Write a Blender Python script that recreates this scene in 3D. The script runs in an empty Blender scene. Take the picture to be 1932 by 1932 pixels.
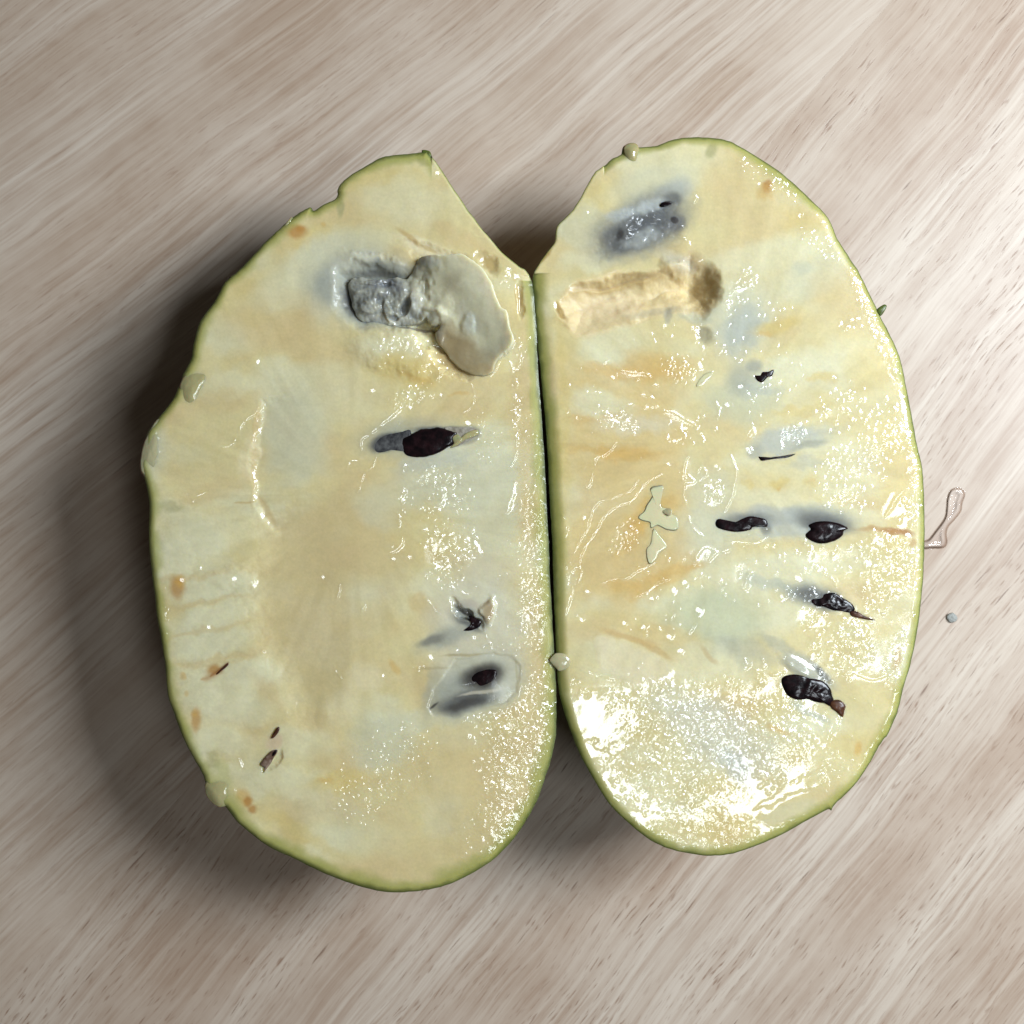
import bpy, math, random
import numpy as np

# ------------------------------------------------------------------ camera, light, exposure
S = 7.4e-5                 # metres per traced unit on the cut faces
ZF = 0.027                 # height of the cut faces above the table
HC = 0.170                 # camera above the cut faces
sc = bpy.context.scene
col = sc.collection
cam = bpy.data.cameras.new("camera"); cam_o = bpy.data.objects.new("camera", cam); col.objects.link(cam_o)
cam_o.location = (0, 0, ZF + HC)
cam.sensor_width = 36; cam.lens = 36 * HC / (1932 * S)
cam.clip_start = 0.005; cam.clip_end = 10
cam.dof.use_dof = True; cam.dof.focus_distance = HC; cam.dof.aperture_fstop = 34
sc.camera = cam_o
w = bpy.data.worlds.new("World"); sc.world = w; w.use_nodes = True
w.node_tree.nodes["Background"].inputs[0].default_value = (1.0, 0.90, 0.80, 1)
w.node_tree.nodes["Background"].inputs[1].default_value = 0.035

def area(name, loc, target, sx, sy, power, color):
    l = bpy.data.lights.new(name, 'AREA'); l.shape = 'RECTANGLE'; l.size = sx; l.size_y = sy
    l.energy = power; l.color = color
    o = bpy.data.objects.new(name, l); col.objects.link(o); o.location = loc
    from mathutils import Vector
    d = Vector(target) - Vector(loc)
    o.rotation_euler = d.to_track_quat('-Z', 'Y').to_euler()
    return o
area("window_light", (0.235, 0.07, 0.27), (0, 0, 0.0), 0.11, 0.15, 1.88, (0.83, 0.92, 1.0))
area("ceiling_light", (0.32, -0.206, 0.83), (0.02, -0.035, 0.027), 0.25, 0.125, 1.3, (0.86, 0.94, 1.0))
sc.view_settings.view_transform = 'Standard'; sc.view_settings.look = 'None'
sc.view_settings.exposure = 0.0; sc.view_settings.gamma = 1
sc.render.engine = 'CYCLES'
sc.cycles.use_denoising = True
sc.cycles.max_bounces = 8

rng = np.random.default_rng(7)

# ------------------------------------------------------------------ helpers
OFF = {'A': (300, 350), 'B': (1000, 350), 'C': (1600, 350), 'D': (2200, 350), 'E': (350, 1050), 'F': (1000, 1050),
       'G': (1600, 1050), 'H': (2200, 1050), 'I': (400, 1750), 'J': (1100, 1750), 'K': (1600, 1850), 'M': (2200, 1750)}
def T(k, x, y):
    """traced point -> units of the face (0..1932)"""
    if k == 'O': return (x, y)
    if k == 'N': return (566.0 + x * .22785, 440.3 + y * .22785)
    a, b = OFF[k]
    return (a / 1.59 + x * .2604, b / 1.59 + y * .2604)
def TS(k): return 1.0 if k == 'O' else (.22785 if k == 'N' else .2604)
def TP(k, pts): return np.array([T(k, *p) for p in pts], float)
def W(p):
    p = np.asarray(p, float); return np.stack([(p[..., 0] - 966) * S, -(p[..., 1] - 966) * S], -1)

def hash2(ix, iy, seed):
    h = (ix.astype(np.int64) * 374761393 + iy.astype(np.int64) * 668265263 + seed * 974634777) & 0xffffffff
    h = ((h ^ (h >> 13)) * 1274126177) & 0xffffffff
    h = (h ^ (h >> 16)) & 0xffffffff
    return h.astype(np.float64) / 4294967295.0
def vnoise(x, y, seed=0):
    ix = np.floor(x); iy = np.floor(y); fx = x - ix; fy = y - iy
    ux = fx ** 3 * (fx * (fx * 6 - 15) + 10); uy = fy ** 3 * (fy * (fy * 6 - 15) + 10)
    ix = ix.astype(np.int64); iy = iy.astype(np.int64)
    a = hash2(ix, iy, seed); b = hash2(ix + 1, iy, seed); c = hash2(ix, iy + 1, seed); d = hash2(ix + 1, iy + 1, seed)
    return ((a * (1 - ux) + b * ux) * (1 - uy) + (c * (1 - ux) + d * ux) * uy) * 2 - 1
def fbm(x, y, seed=0, o=3):
    r = 0; a = 1; t = 0
    for k in range(o):
        c, s_ = math.cos(k * 1.1 + .4), math.sin(k * 1.1 + .4)
        r = r + a * vnoise((c * x - s_ * y) * 2 ** k, (s_ * x + c * y) * 2 ** k, seed + k * 17); t += a; a *= .5
    return r / t
def sstep(a, b, x):
    t = np.clip((x - a) / (b - a), 0, 1); return t * t * (3 - 2 * t)
def seg_dist(X, Y, pts, closed=False, nearest=False):
    P = np.asarray(pts, float)
    if closed: P = np.vstack([P, P[:1]])
    best = np.full(X.shape, 1e18); nx = np.zeros(X.shape); ny = np.zeros(X.shape); tt = np.zeros(X.shape)
    n = len(P) - 1
    for i in range(n):
        ax, ay = P[i]; bx, by = P[i + 1]; dx, dy = bx - ax, by - ay; L = dx * dx + dy * dy + 1e-12
        t = np.clip(((X - ax) * dx + (Y - ay) * dy) / L, 0, 1)
        qx = ax + t * dx; qy = ay + t * dy; d = (X - qx) ** 2 + (Y - qy) ** 2
        m = d < best
        best = np.where(m, d, best); nx = np.where(m, qx, nx); ny = np.where(m, qy, ny); tt = np.where(m, (i + t) / n, tt)
    best = np.sqrt(best)
    if nearest: return best, nx, ny
    return best, tt
def inside(X, Y, P):
    P = np.asarray(P, float); r = np.zeros(X.shape, bool); n = len(P)
    for i in range(n):
        x0, y0 = P[i]; x1, y1 = P[(i + 1) % n]
        if y0 == y1: continue
        c = ((Y >= min(y0, y1)) & (Y < max(y0, y1)))
        xi = x0 + (Y - y0) * (x1 - x0) / (y1 - y0)
        r ^= c & (X < xi)
    return r
def catmull(P, n=4, closed=True):
    P = np.asarray(P, float); N = len(P); out = []
    rg = range(N) if closed else range(N - 1)
    for i in rg:
        if closed: a, b, c, d = P[i - 1], P[i], P[(i + 1) % N], P[(i + 2) % N]
        else: a, b, c, d = P[max(i - 1, 0)], P[i], P[i + 1], P[min(i + 2, N - 1)]
        for k in range(n):
            t = k / n
            out.append(.5 * ((2 * b) + (c - a) * t + (2 * a - 5 * b + 4 * c - d) * t * t + (3 * b - a - 3 * c + d) * t ** 3))
    if not closed: out.append(P[-1])
    return np.array(out)
def window(g, x0, y0, x1, y1):
    """slice of the regular grid g covering a box"""
    i0 = max(0, int((x0 - g['x0']) / g['st'])); i1 = min(g['nx'], int((x1 - g['x0']) / g['st']) + 2)
    j0 = max(0, int((y0 - g['y0']) / g['st'])); j1 = min(g['ny'], int((y1 - g['y0']) / g['st']) + 2)
    return slice(j0, max(j1, j0)), slice(i0, max(i1, i0))

class Field:
    """height (in metres, up) and colour of a patch of pulp, over a regular grid in face units"""
    def __init__(s, box, st=1.35):
        x0, y0, x1, y1 = box; s.g = dict(x0=x0, y0=y0, st=st, nx=int((x1 - x0) / st) + 1, ny=int((y1 - y0) / st) + 1)
        s.X, s.Y = np.meshgrid(x0 + st * np.arange(s.g['nx']), y0 + st * np.arange(s.g['ny']))
        s.Z = np.zeros(s.X.shape); s.C = np.zeros(s.X.shape + (3,)); s.R = np.zeros(s.X.shape); s.F = np.zeros(s.X.shape); s.TX = np.zeros(s.X.shape); s.TY = np.zeros(s.X.shape); s.DRY = np.zeros(s.X.shape)
        s.wx = fbm(s.X / 38, s.Y / 38, 91) * 14 + fbm(s.X / 9, s.Y / 9, 93, 2) * 3.0
        s.wy = fbm(s.X / 38, s.Y / 38, 92) * 14 + fbm(s.X / 9, s.Y / 9, 94, 2) * 3.0
    def ell(s, k, cx, cy, rx, ry, ang=0, soft=.8, warp=1.0):
        (cx, cy), q = T(k, cx, cy), TS(k); rx *= q; ry *= q; m = max(rx, ry) * (1 + soft) + 16 * warp
        w_ = window(s.g, cx - m, cy - m, cx + m, cy + m)
        x = s.X[w_] + s.wx[w_] * warp - cx; y = s.Y[w_] + s.wy[w_] * warp - cy
        a = math.radians(ang); u = (x * math.cos(a) + y * math.sin(a)) / rx; v = (-x * math.sin(a) + y * math.cos(a)) / ry
        return w_, 1 - sstep(1 - soft * .6, 1 + soft * .6, np.sqrt(u * u + v * v))
    def paint(s, c, k, cx, cy, rx, ry, ang=0, a=1.0, soft=.8, warp=1.0):
        w_, m = s.ell(k, cx, cy, rx, ry, ang, soft, warp); m = (m * a)[..., None]
        s.C[w_] = s.C[w_] * (1 - m) + np.array(c) * m
    def dent(s, h, k, cx, cy, rx, ry, ang=0, soft=.8, warp=1.0):
        w_, m = s.ell(k, cx, cy, rx, ry, ang, soft, warp); s.Z[w_] += h * m
    def poly(s, k, pts, soft=3.0, warp=.35):
        P = TP(k, pts); m = soft + 16 * warp + 2
        w_ = window(s.g, P[:, 0].min() - m, P[:, 1].min() - m, P[:, 0].max() + m, P[:, 1].max() + m)
        x = s.X[w_] + s.wx[w_] * warp; y = s.Y[w_] + s.wy[w_] * warp
        d, _ = seg_dist(x, y, P, True); ins = inside(x, y, P); sd = np.where(ins, d, -d)
        return w_, sstep(-soft, soft, sd), sd
    def line(s, k, pts, wd, warp=.15, taper=True):
        P = catmull(TP(k, pts), 4, False); m = wd * 3 + 6
        w_ = window(s.g, P[:, 0].min() - m, P[:, 1].min() - m, P[:, 0].max() + m, P[:, 1].max() + m)
        x = s.X[w_] + s.wx[w_] * warp; y = s.Y[w_] + s.wy[w_] * warp
        d, t = seg_dist(x, y, P); ww = wd * (np.sqrt(np.clip(4 * t * (1 - t), .12, 1)) if taper else 1)
        return w_, np.exp(-(d / ww) ** 2)
    def glint(s, w_, m, lamp=(0.32, -0.206, 0.83)):  # aims the film normals at the lamp's mirror direction to set a highlight
        x = (s.X[w_] - 966) * S; y = -(s.Y[w_] - 966) * S
        lx, ly, lz = lamp[0] - x, lamp[1] - y, lamp[2] - ZF; ln = np.sqrt(lx * lx + ly * ly + lz * lz)
        vn = np.sqrt(x * x + y * y + HC * HC); hx, hy, hz = lx / ln - x / vn, ly / ln - y / vn, lz / ln + HC / vn
        s.TX[w_] = s.TX[w_] * (1 - m) + m * hx / hz; s.TY[w_] = s.TY[w_] * (1 - m) + m * hy / hz
    def ridge(s, h, k, pts, wd, warp=.15, taper=True):
        w_, m = s.line(k, pts, wd, warp, taper); s.Z[w_] += .12 * h * m; s.F[w_] += h * .3 * m
        brk = sstep(-.35, .1, fbm(s.X[w_] / 9, s.Y[w_] / 9, 400 + len(pts), 2)); s.glint(w_, np.clip(m * 2.2, 0, 1) * brk)
    def streak(s, c, k, pts, wd, a=1.0, warp=.3, taper=True):
        w_, m = s.line(k, pts, wd, warp, taper); m = np.clip(m * a, 0, 1)[..., None]
        s.C[w_] = s.C[w_] * (1 - m) + np.array(c) * m
    def drop(s, x, y, r, h, el=1.0, ang=0.0):
        m = r * max(el, 1) + 2; w_ = window(s.g, x - m, y - m, x + m, y + m)
        dx = s.X[w_] - x; dy = s.Y[w_] - y; c_, s_ = math.cos(ang), math.sin(ang)
        u = (dx * c_ + dy * s_) / el; v = -dx * s_ + dy * c_
        q = np.clip(1 - (u * u + v * v) / (r * r), 0, 1); q = h * q * (1.6 - .6 * q); s.Z[w_] += .10 * q; s.F[w_] += q
    def scatter(s, k, cx, cy, rx, ry, ang, n, r=(1.6, 3.6), h=1.0, el=(1, 1.8), dirn=None):
        (cx, cy), q = T(k, cx, cy), TS(k); a = math.radians(ang)
        for _ in range(int(n * .5)):
            t = rng.random() * 2 * math.pi; d = math.sqrt(rng.random()) * (1 + .25 * rng.standard_normal() * .5)
            u = math.cos(t) * d * rx * q; v = math.sin(t) * d * ry * q
            x = cx + u * math.cos(a) - v * math.sin(a); y = cy + u * math.sin(a) + v * math.cos(a)
            rr = (r[0] + (r[1] - r[0]) * rng.random() ** 1.8) * 1.55
            da = rng.random() * math.pi if dirn is None else math.radians(dirn) + rng.standard_normal() * .35
            s.drop(x, y, rr, rr * S * .15 * h, el[0] + (el[1] - el[0]) * rng.random() ** 2, da)

def new_mesh(name, V, Fc, mat, parent=None, colors=None, smooth=True, film=None):
    me = bpy.data.meshes.new(name)
    V = np.asarray(V, np.float32); Fc = np.asarray(Fc, np.int32)
    me.vertices.add(len(V)); me.vertices.foreach_set('co', V.ravel())
    n = Fc.shape[1]; me.loops.add(Fc.size); me.loops.foreach_set('vertex_index', Fc.ravel())
    me.polygons.add(len(Fc)); me.polygons.foreach_set('loop_start', np.arange(0, Fc.size, n, dtype=np.int32))
    me.polygons.foreach_set('loop_total', np.full(len(Fc), n, np.int32))
    if smooth: me.polygons.foreach_set('use_smooth', np.ones(len(Fc), bool))
    me.update(calc_edges=True); me.validate()
    if colors is not None:
        at = me.color_attributes.new('pigment', 'FLOAT_COLOR', 'POINT')
        cc = np.ones((len(V), 4), np.float32); cc[:, :colors.shape[1]] = colors
        at.data.foreach_set('color', cc.ravel())
    if film is not None:
        at = me.attributes.new('film', 'FLOAT_VECTOR', 'POINT'); at.data.foreach_set('vector', film.astype(np.float32).ravel())
    me.materials.append(mat)
    o = bpy.data.objects.new(name, me); col.objects.link(o)
    if parent is not None: o.parent = parent
    return o

def field_mesh(name, f, outline, mat, parent, zbase=ZF, origin=(0, 0), skirt=None):
    """mesh of a Field inside an outline, its border vertices drawn onto the outline"""
    X, Y = f.X, f.Y; ins = inside(X, Y, outline)
    ny, nx = X.shape
    any_ = ins[:-1, :-1] | ins[1:, :-1] | ins[:-1, 1:] | ins[1:, 1:]
    use = np.zeros(X.shape, bool)
    use[:-1, :-1] |= any_; use[1:, :-1] |= any_; use[:-1, 1:] |= any_; use[1:, 1:] |= any_
    xs = X.copy(); ys = Y.copy()
    bm_ = use & ~ins
    d, qx, qy = seg_dist(X[bm_], Y[bm_], outline, True, True); xs[bm_] = qx; ys[bm_] = qy
    idx = -np.ones(X.shape, int); idx[use] = np.arange(use.sum())
    wx = (xs[use] - 966) * S - origin[0]; wy = -(ys[use] - 966) * S - origin[1]
    V = np.stack([wx, wy, f.Z[use] + zbase], -1)
    a = idx[:-1, :-1][any_]; b = idx[:-1, 1:][any_]; c = idx[1:, 1:][any_]; e = idx[1:, :-1][any_]
    Fc = np.stack([a, e, c, b], -1)
    C = np.concatenate([f.C[use], f.R[use][:, None]], -1)
    gy, gx = np.gradient(f.F, f.g['st'] * S)
    film = np.stack([-gx[use] + f.TX[use], gy[use] + f.TY[use], f.DRY[use]], -1)
    return new_mesh(name, V, Fc, mat, parent, C, film=np.clip(film, -1.5, 1.5))

def dome(name, P, mat, parent, z0, h, depth=None, origin=(0, 0), rings=10, bump=0.0, seed=1, colors=None, power=.5, units=True, tilt=(0, 0), sharp=2.0):
    """closed lens-like body over an outline: domed on top, rounded below"""
    P = W(P) if units else np.asarray(P, float)
    c = P.mean(0); n = len(P); depth = h if depth is None else depth
    V = []; 
    for side in (1, -1):
        for r in range(rings if side == 1 else rings - 1, 0, -1) if side == 1 else range(rings - 1, 0, -1):
            t = r / rings; q = c + (P - c) * t
            zz = (1 - t ** sharp) ** power * (h if side == 1 else -depth)
            z = z0 + zz + (tilt[0] * (q[:, 0] - c[0]) + tilt[1] * (q[:, 1] - c[1]))
            if side == 1 and bump: z = z + bump * fbm(q[:, 0] / 7e-4, q[:, 1] / 7e-4, seed) * (1 - t ** 4)
            V.append(np.column_stack([q - np.array(origin), z]))
        V.append(np.array([[c[0] - origin[0], c[1] - origin[1], z0 + (h if side == 1 else -depth)]]))
    off = []; k = 0
    for v in V: off.append(k); k += len(v)
    F = []
    I = np.arange(n); J = (I + 1) % n
    up = list(range(rings)); dn = list(range(rings + 1, rings + 1 + rings - 1))
    for a, b in zip(up[:-1], up[1:]): F += [(off[a] + j, off[b] + j, off[b] + i, off[a] + i) for i, j in zip(I, J)][::1]
    F += [(off[up[-1]] + j, off[rings], off[rings], off[up[-1]] + i) for i, j in zip(I, J)]
    prev = 0
    for b in dn:
        F += [(off[prev] + i, off[b] + i, off[b] + j, off[prev] + j) for i, j in zip(I, J)]; prev = b
    F += [(off[prev] + i, off[-1], off[-1], off[prev] + j) for i, j in zip(I, J)]
    me = bpy.data.meshes.new(name)
    VV = np.vstack(V)
    faces = []
    for f in F:
        g = []
        for v in f:
            if v not in g: g.append(int(v))
        faces.append(g[::-1])
    me.from_pydata(VV.tolist(), [], faces); me.update()
    me.polygons.foreach_set('use_smooth', np.ones(len(me.polygons), bool))
    me.materials.append(mat)
    o = bpy.data.objects.new(name, me); col.objects.link(o)
    if parent is not None: o.parent = parent
    return o

# ------------------------------------------------------------------ materials
def mat_new(name):
    m = bpy.data.materials.new(name); m.use_nodes = True; nt = m.node_tree
    return m, nt, nt.nodes["Principled BSDF"]
def node(nt, t, **k):
    n = nt.nodes.new(t)
    for a, b in k.items(): setattr(n, a, b)
    return n
def setin(n, **k):
    for a, b in k.items(): n.inputs[a.replace('_', ' ')].default_value = b
def noise_n(nt, vec, scale, detail=3, rough=.55, dist=0.0):
    n = node(nt, 'ShaderNodeTexNoise'); n.inputs['Scale'].default_value = scale; n.inputs['Detail'].default_value = detail
    n.inputs['Roughness'].default_value = rough; n.inputs['Distortion'].default_value = dist
    if vec is not None: nt.links.new(vec, n.inputs['Vector'])
    return n.outputs['Fac']
def ramp(nt, fac, stops):
    r = node(nt, 'ShaderNodeValToRGB'); e = r.color_ramp.elements
    while len(e) < len(stops): e.new(.5)
    for i, (p, c) in enumerate(stops):
        e[i].position = p; e[i].color = (c, c, c, 1) if not hasattr(c, '__len__') else (*c, 1)
    nt.links.new(fac, r.inputs[0]); return r.outputs[0]
def mixc(nt, fac, a, b, mode='MIX'):
    m = node(nt, 'ShaderNodeMix', data_type='RGBA', blend_type=mode)
    for s_, v in ((0, fac), (6, a), (7, b)):
        if isinstance(v, (int, float)): m.inputs[s_].default_value = v
        elif isinstance(v, tuple): m.inputs[s_].default_value = (*v, 1)
        else: nt.links.new(v, m.inputs[s_])
    return m.outputs[2]
def math_n(nt, op, a, b=None):
    m = node(nt, 'ShaderNodeMath', operation=op)
    for i, v in enumerate((a, b)):
        if v is None: continue
        if isinstance(v, (int, float)): m.inputs[i].default_value = v
        else: nt.links.new(v, m.inputs[i])
    return m.outputs[0]
def bump_n(nt, h, dist, strength=1.0, normal=None):
    b = node(nt, 'ShaderNodeBump'); b.inputs['Distance'].default_value = dist; b.inputs['Strength'].default_value = strength
    nt.links.new(h, b.inputs['Height'])
    if normal is not None: nt.links.new(normal, b.inputs['Normal'])
    return b.outputs[0]

def pulp_material(name, sss=.8, coat=1.0, rough=.45):
    m, nt, b = mat_new(name)
    at = node(nt, 'ShaderNodeVertexColor'); at.layer_name = 'pigment'
    tc = node(nt, 'ShaderNodeTexCoord').outputs['Object']
    n1 = noise_n(nt, tc, 420, 4, .6); n2 = noise_n(nt, tc, 2600, 2, .6)
    c1 = mixc(nt, ramp(nt, n1, [(.3, 0.0), (.7, .07)]), at.outputs['Color'], (.62, .54, .34))
    mul = ramp(nt, n2, [(.25, .88), (.75, .97)])
    c2 = mixc(nt, 1.0, c1, mul, 'MULTIPLY')
    nt.links.new(c2, b.inputs['Base Color'])
    b.inputs['Subsurface Weight'].default_value = sss
    b.inputs['Subsurface Radius'].default_value = (1.0, .75, .4); b.inputs['Subsurface Scale'].default_value = .0016
    b.inputs['Roughness'].default_value = rough; b.inputs['Specular IOR Level'].default_value = .2
    b.inputs['Coat Weight'].default_value = coat; b.inputs['Coat Roughness'].default_value = .115; b.inputs['Coat IOR'].default_value = 1.65
    h1 = noise_n(nt, tc, 3200, 3, .6)
    amt = math_n(nt, 'MULTIPLY', h1, math_n(nt, 'ADD', math_n(nt, 'MULTIPLY', at.outputs['Alpha'], 1.0), .06))
    nb = bump_n(nt, amt, .000012, 1.0)
    nt.links.new(bump_n(nt, n2, .00001, 1.0), b.inputs['Normal'])
    fa = node(nt, 'ShaderNodeAttribute'); fa.attribute_name = 'film'
    sx = node(nt, 'ShaderNodeSeparateXYZ'); nt.links.new(fa.outputs['Vector'], sx.inputs[0])
    cx = node(nt, 'ShaderNodeCombineXYZ'); nt.links.new(sx.outputs[0], cx.inputs[0]); nt.links.new(sx.outputs[1], cx.inputs[1])
    nt.links.new(math_n(nt, 'MULTIPLY', math_n(nt, 'SUBTRACT', 1.0, sx.outputs[2]), coat), b.inputs['Coat Weight'])     # slopes of the clear juice film lying on the pulp, plus tilts aimed to place highlights
    va = node(nt, 'ShaderNodeVectorMath', operation='ADD'); nt.links.new(nb, va.inputs[0]); nt.links.new(cx.outputs[0], va.inputs[1])
    vn = node(nt, 'ShaderNodeVectorMath', operation='NORMALIZE'); nt.links.new(va.outputs[0], vn.inputs[0])
    nt.links.new(vn.outputs[0], b.inputs['Coat Normal'])
    return m
PULP = pulp_material('wet_pulp')
PULP_DRY = pulp_material('torn_pulp', .85, .7, .5)

def skin_material():
    m, nt, b = mat_new('green_skin')
    at = node(nt, 'ShaderNodeVertexColor'); at.layer_name = 'pigment'
    tc = node(nt, 'ShaderNodeTexCoord').outputs['Object']
    n1 = noise_n(nt, tc, 160, 4, .6); n2 = noise_n(nt, tc, 1500, 3, .6)
    g = mixc(nt, ramp(nt, n1, [(.35, 0.0), (.7, 1.0)]), (.058, .085, .010), (.12, .15, .026))
    g = mixc(nt, ramp(nt, n2, [(.56, 0.0), (.70, .75)]), g, (.07, .055, .02))
    c = mixc(nt, at.outputs['Alpha'], g, at.outputs['Color'])
    nt.links.new(c, b.inputs['Base Color']); b.inputs['Roughness'].default_value = .38
    b.inputs['Subsurface Weight'].default_value = .15; b.inputs['Subsurface Scale'].default_value = .0006
    nt.links.new(bump_n(nt, noise_n(nt, tc, 1800, 3, .6), .00008, .6), b.inputs['Normal'])
    return m
SKIN = skin_material()

def seed_material(name, base, base2, rough=.12):
    m, nt, b = mat_new(name)
    tc = node(nt, 'ShaderNodeTexCoord').outputs['Object']
    n = noise_n(nt, tc, 900, 4, .65)
    nt.links.new(mixc(nt, ramp(nt, n, [(.4, 0.0), (.72, 1.0)]), base, base2), b.inputs['Base Color'])
    b.inputs['Specular IOR Level'].default_value = .12; b.inputs['Roughness'].default_value = .25; b.inputs['Coat Weight'].default_value = .35; b.inputs['Coat Roughness'].default_value = rough
    nt.links.new(bump_n(nt, noise_n(nt, tc, 1300, 3, .6), .00006, .8), b.inputs['Normal'])
    return m
SEED = seed_material('dark_seed_coat', (.004, .0025, .003), (.018, .007, .008))
HUSK = seed_material('brown_seed_husk', (.040, .014, .008), (.13, .055, .025), .3)
SLIVER = seed_material('pale_brown_husk', (.10, .05, .03), (.32, .24, .18), .3)

def gel_material(name, base, tr=.35):
    m, nt, b = mat_new(name)
    tc = node(nt, 'ShaderNodeTexCoord').outputs['Object']
    n = noise_n(nt, tc, 500, 3)
    nt.links.new(mixc(nt, n, base, tuple(min(1, v * 1.15) for v in base)), b.inputs['Base Color'])
    b.inputs['Roughness'].default_value = .12; b.inputs['Transmission Weight'].default_value = tr; b.inputs['IOR'].default_value = 1.38
    b.inputs['Subsurface Weight'].default_value = .3; b.inputs['Subsurface Scale'].default_value = .001
    b.inputs['Coat Weight'].default_value = .6; b.inputs['Coat Roughness'].default_value = .04
    nt.links.new(bump_n(nt, noise_n(nt, tc, 1400, 2), .00006, .6), b.inputs['Normal'])
    return m
GEL = gel_material('clear_pulp_gel', (.40, .355, .17), .15)
WHITEGEL = gel_material('pale_pulp_gel', (.42, .38, .22), .1)
FILM = gel_material('pulp_membrane', (.63, .52, .31), .0)
def water_material():
    m, nt, b = mat_new('clear_juice')
    t = node(nt, 'ShaderNodeBsdfTransparent'); t.inputs[0].default_value = (1, 1, 1, 1)
    at = node(nt, 'ShaderNodeVertexColor'); at.layer_name = 'pigment'; nt.links.new(at.outputs[0], t.inputs[0])
    g = node(nt, 'ShaderNodeBsdfGlossy'); g.inputs['Roughness'].default_value = .05
    fr = node(nt, 'ShaderNodeFresnel'); fr.inputs[0].default_value = 1.4
    mx = node(nt, 'ShaderNodeMixShader'); nt.links.new(fr.outputs[0], mx.inputs[0]); nt.links.new(t.outputs[0], mx.inputs[1]); nt.links.new(g.outputs[0], mx.inputs[2])
    nt.links.new(mx.outputs[0], nt.nodes['Material Output'].inputs[0])
    return m
JUICE = water_material()

def wood_material(name, ang, fan, light, dark, pore, pore_amt, seed):
    m, nt, b = mat_new(name)
    tc = node(nt, 'ShaderNodeTexCoord').outputs['Object']
    sp = node(nt, 'ShaderNodeSeparateXYZ'); nt.links.new(tc, sp.inputs[0])
    a = math.radians(ang); X, Y = sp.outputs[0], sp.outputs[1]
    u = math_n(nt, 'ADD', math_n(nt, 'MULTIPLY', X, math.cos(a)), math_n(nt, 'MULTIPLY', Y, math.sin(a)))
    v = math_n(nt, 'ADD', math_n(nt, 'MULTIPLY', X, -math.sin(a)), math_n(nt, 'MULTIPLY', Y, math.cos(a)))
    v = math_n(nt, 'MULTIPLY', v, math_n(nt, 'ADD', math_n(nt, 'MULTIPLY', u, fan), 1.0))
    wob = noise_n(nt, tc, 25, 2); v = math_n(nt, 'ADD', v, math_n(nt, 'MULTIPLY', wob, .004))
    def vec(su, sv, off):
        c = node(nt, 'ShaderNodeCombineXYZ')
        nt.links.new(math_n(nt, 'MULTIPLY', u, su), c.inputs[0]); nt.links.new(math_n(nt, 'MULTIPLY', v, sv), c.inputs[1])
        c.inputs[2].default_value = off + seed; return c.outputs[0]
    broad = noise_n(nt, vec(7, 90, 0), 1, 3, .5, .5)
    mid = noise_n(nt, vec(26, 800, 3), 1, 3, .6, .3)
    fine = noise_n(nt, vec(60, 2100, 5), 1, 3, .6, .3)
    pr = noise_n(nt, vec(330, 2700, 9), 1, 1, .5, .2)
    pr2 = noise_n(nt, vec(140, 2200, 12), 1, 1, .5, .2)
    blot = noise_n(nt, tc, 45, 4, .6); patch = ramp(nt, noise_n(nt, vec(26, 60, 21), 1, 2), [(.38, .15), (.6, 1.0)])
    c = mixc(nt, ramp(nt, broad, [(.36, 0.0), (.62, 1.0)]), light, dark)
    c = mixc(nt, ramp(nt, mid, [(.44, 0.0), (.66, .7)]), c, tuple(x * y for x, y in zip(dark, (.86, .80, .76))))
    c = mixc(nt, ramp(nt, mid, [(.30, .3), (.46, 0.0)]), c, tuple(min(1, x * 1.12) for x in light))
    c = mixc(nt, ramp(nt, fine, [(.48, 0.0), (.70, .55)]), c, tuple(x * y for x, y in zip(dark, (.74, .62, .55))))
    c = mixc(nt, ramp(nt, blot, [(.35, .45), (.6, 0.0)]), c, tuple(min(1, x * 1.06) for x in light))
    pm = math_n(nt, 'MULTIPLY', math_n(nt, 'MULTIPLY', ramp(nt, pr, [(.60, 0.0), (.74, 1.0)]), patch), pore_amt)
    c = mixc(nt, pm, c, pore)
    pm2 = math_n(nt, 'MULTIPLY', ramp(nt, pr2, [(.70, 0.0), (.78, 1.0)]), pore_amt)
    c = mixc(nt, pm2, c, tuple(x * .7 for x in pore))
    nt.links.new(c, b.inputs['Base Color'])
    b.inputs['Roughness'].default_value = .42; b.inputs['Specular IOR Level'].default_value = .4
    # fine knife scratches
    hh = math_n(nt, 'SUBTRACT', math_n(nt, 'MULTIPLY', fine, .5), math_n(nt, 'MULTIPLY', pm, .8))
    nt.links.new(bump_n(nt, hh, .0001, .35), b.inputs['Normal'])
    return m

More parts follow.
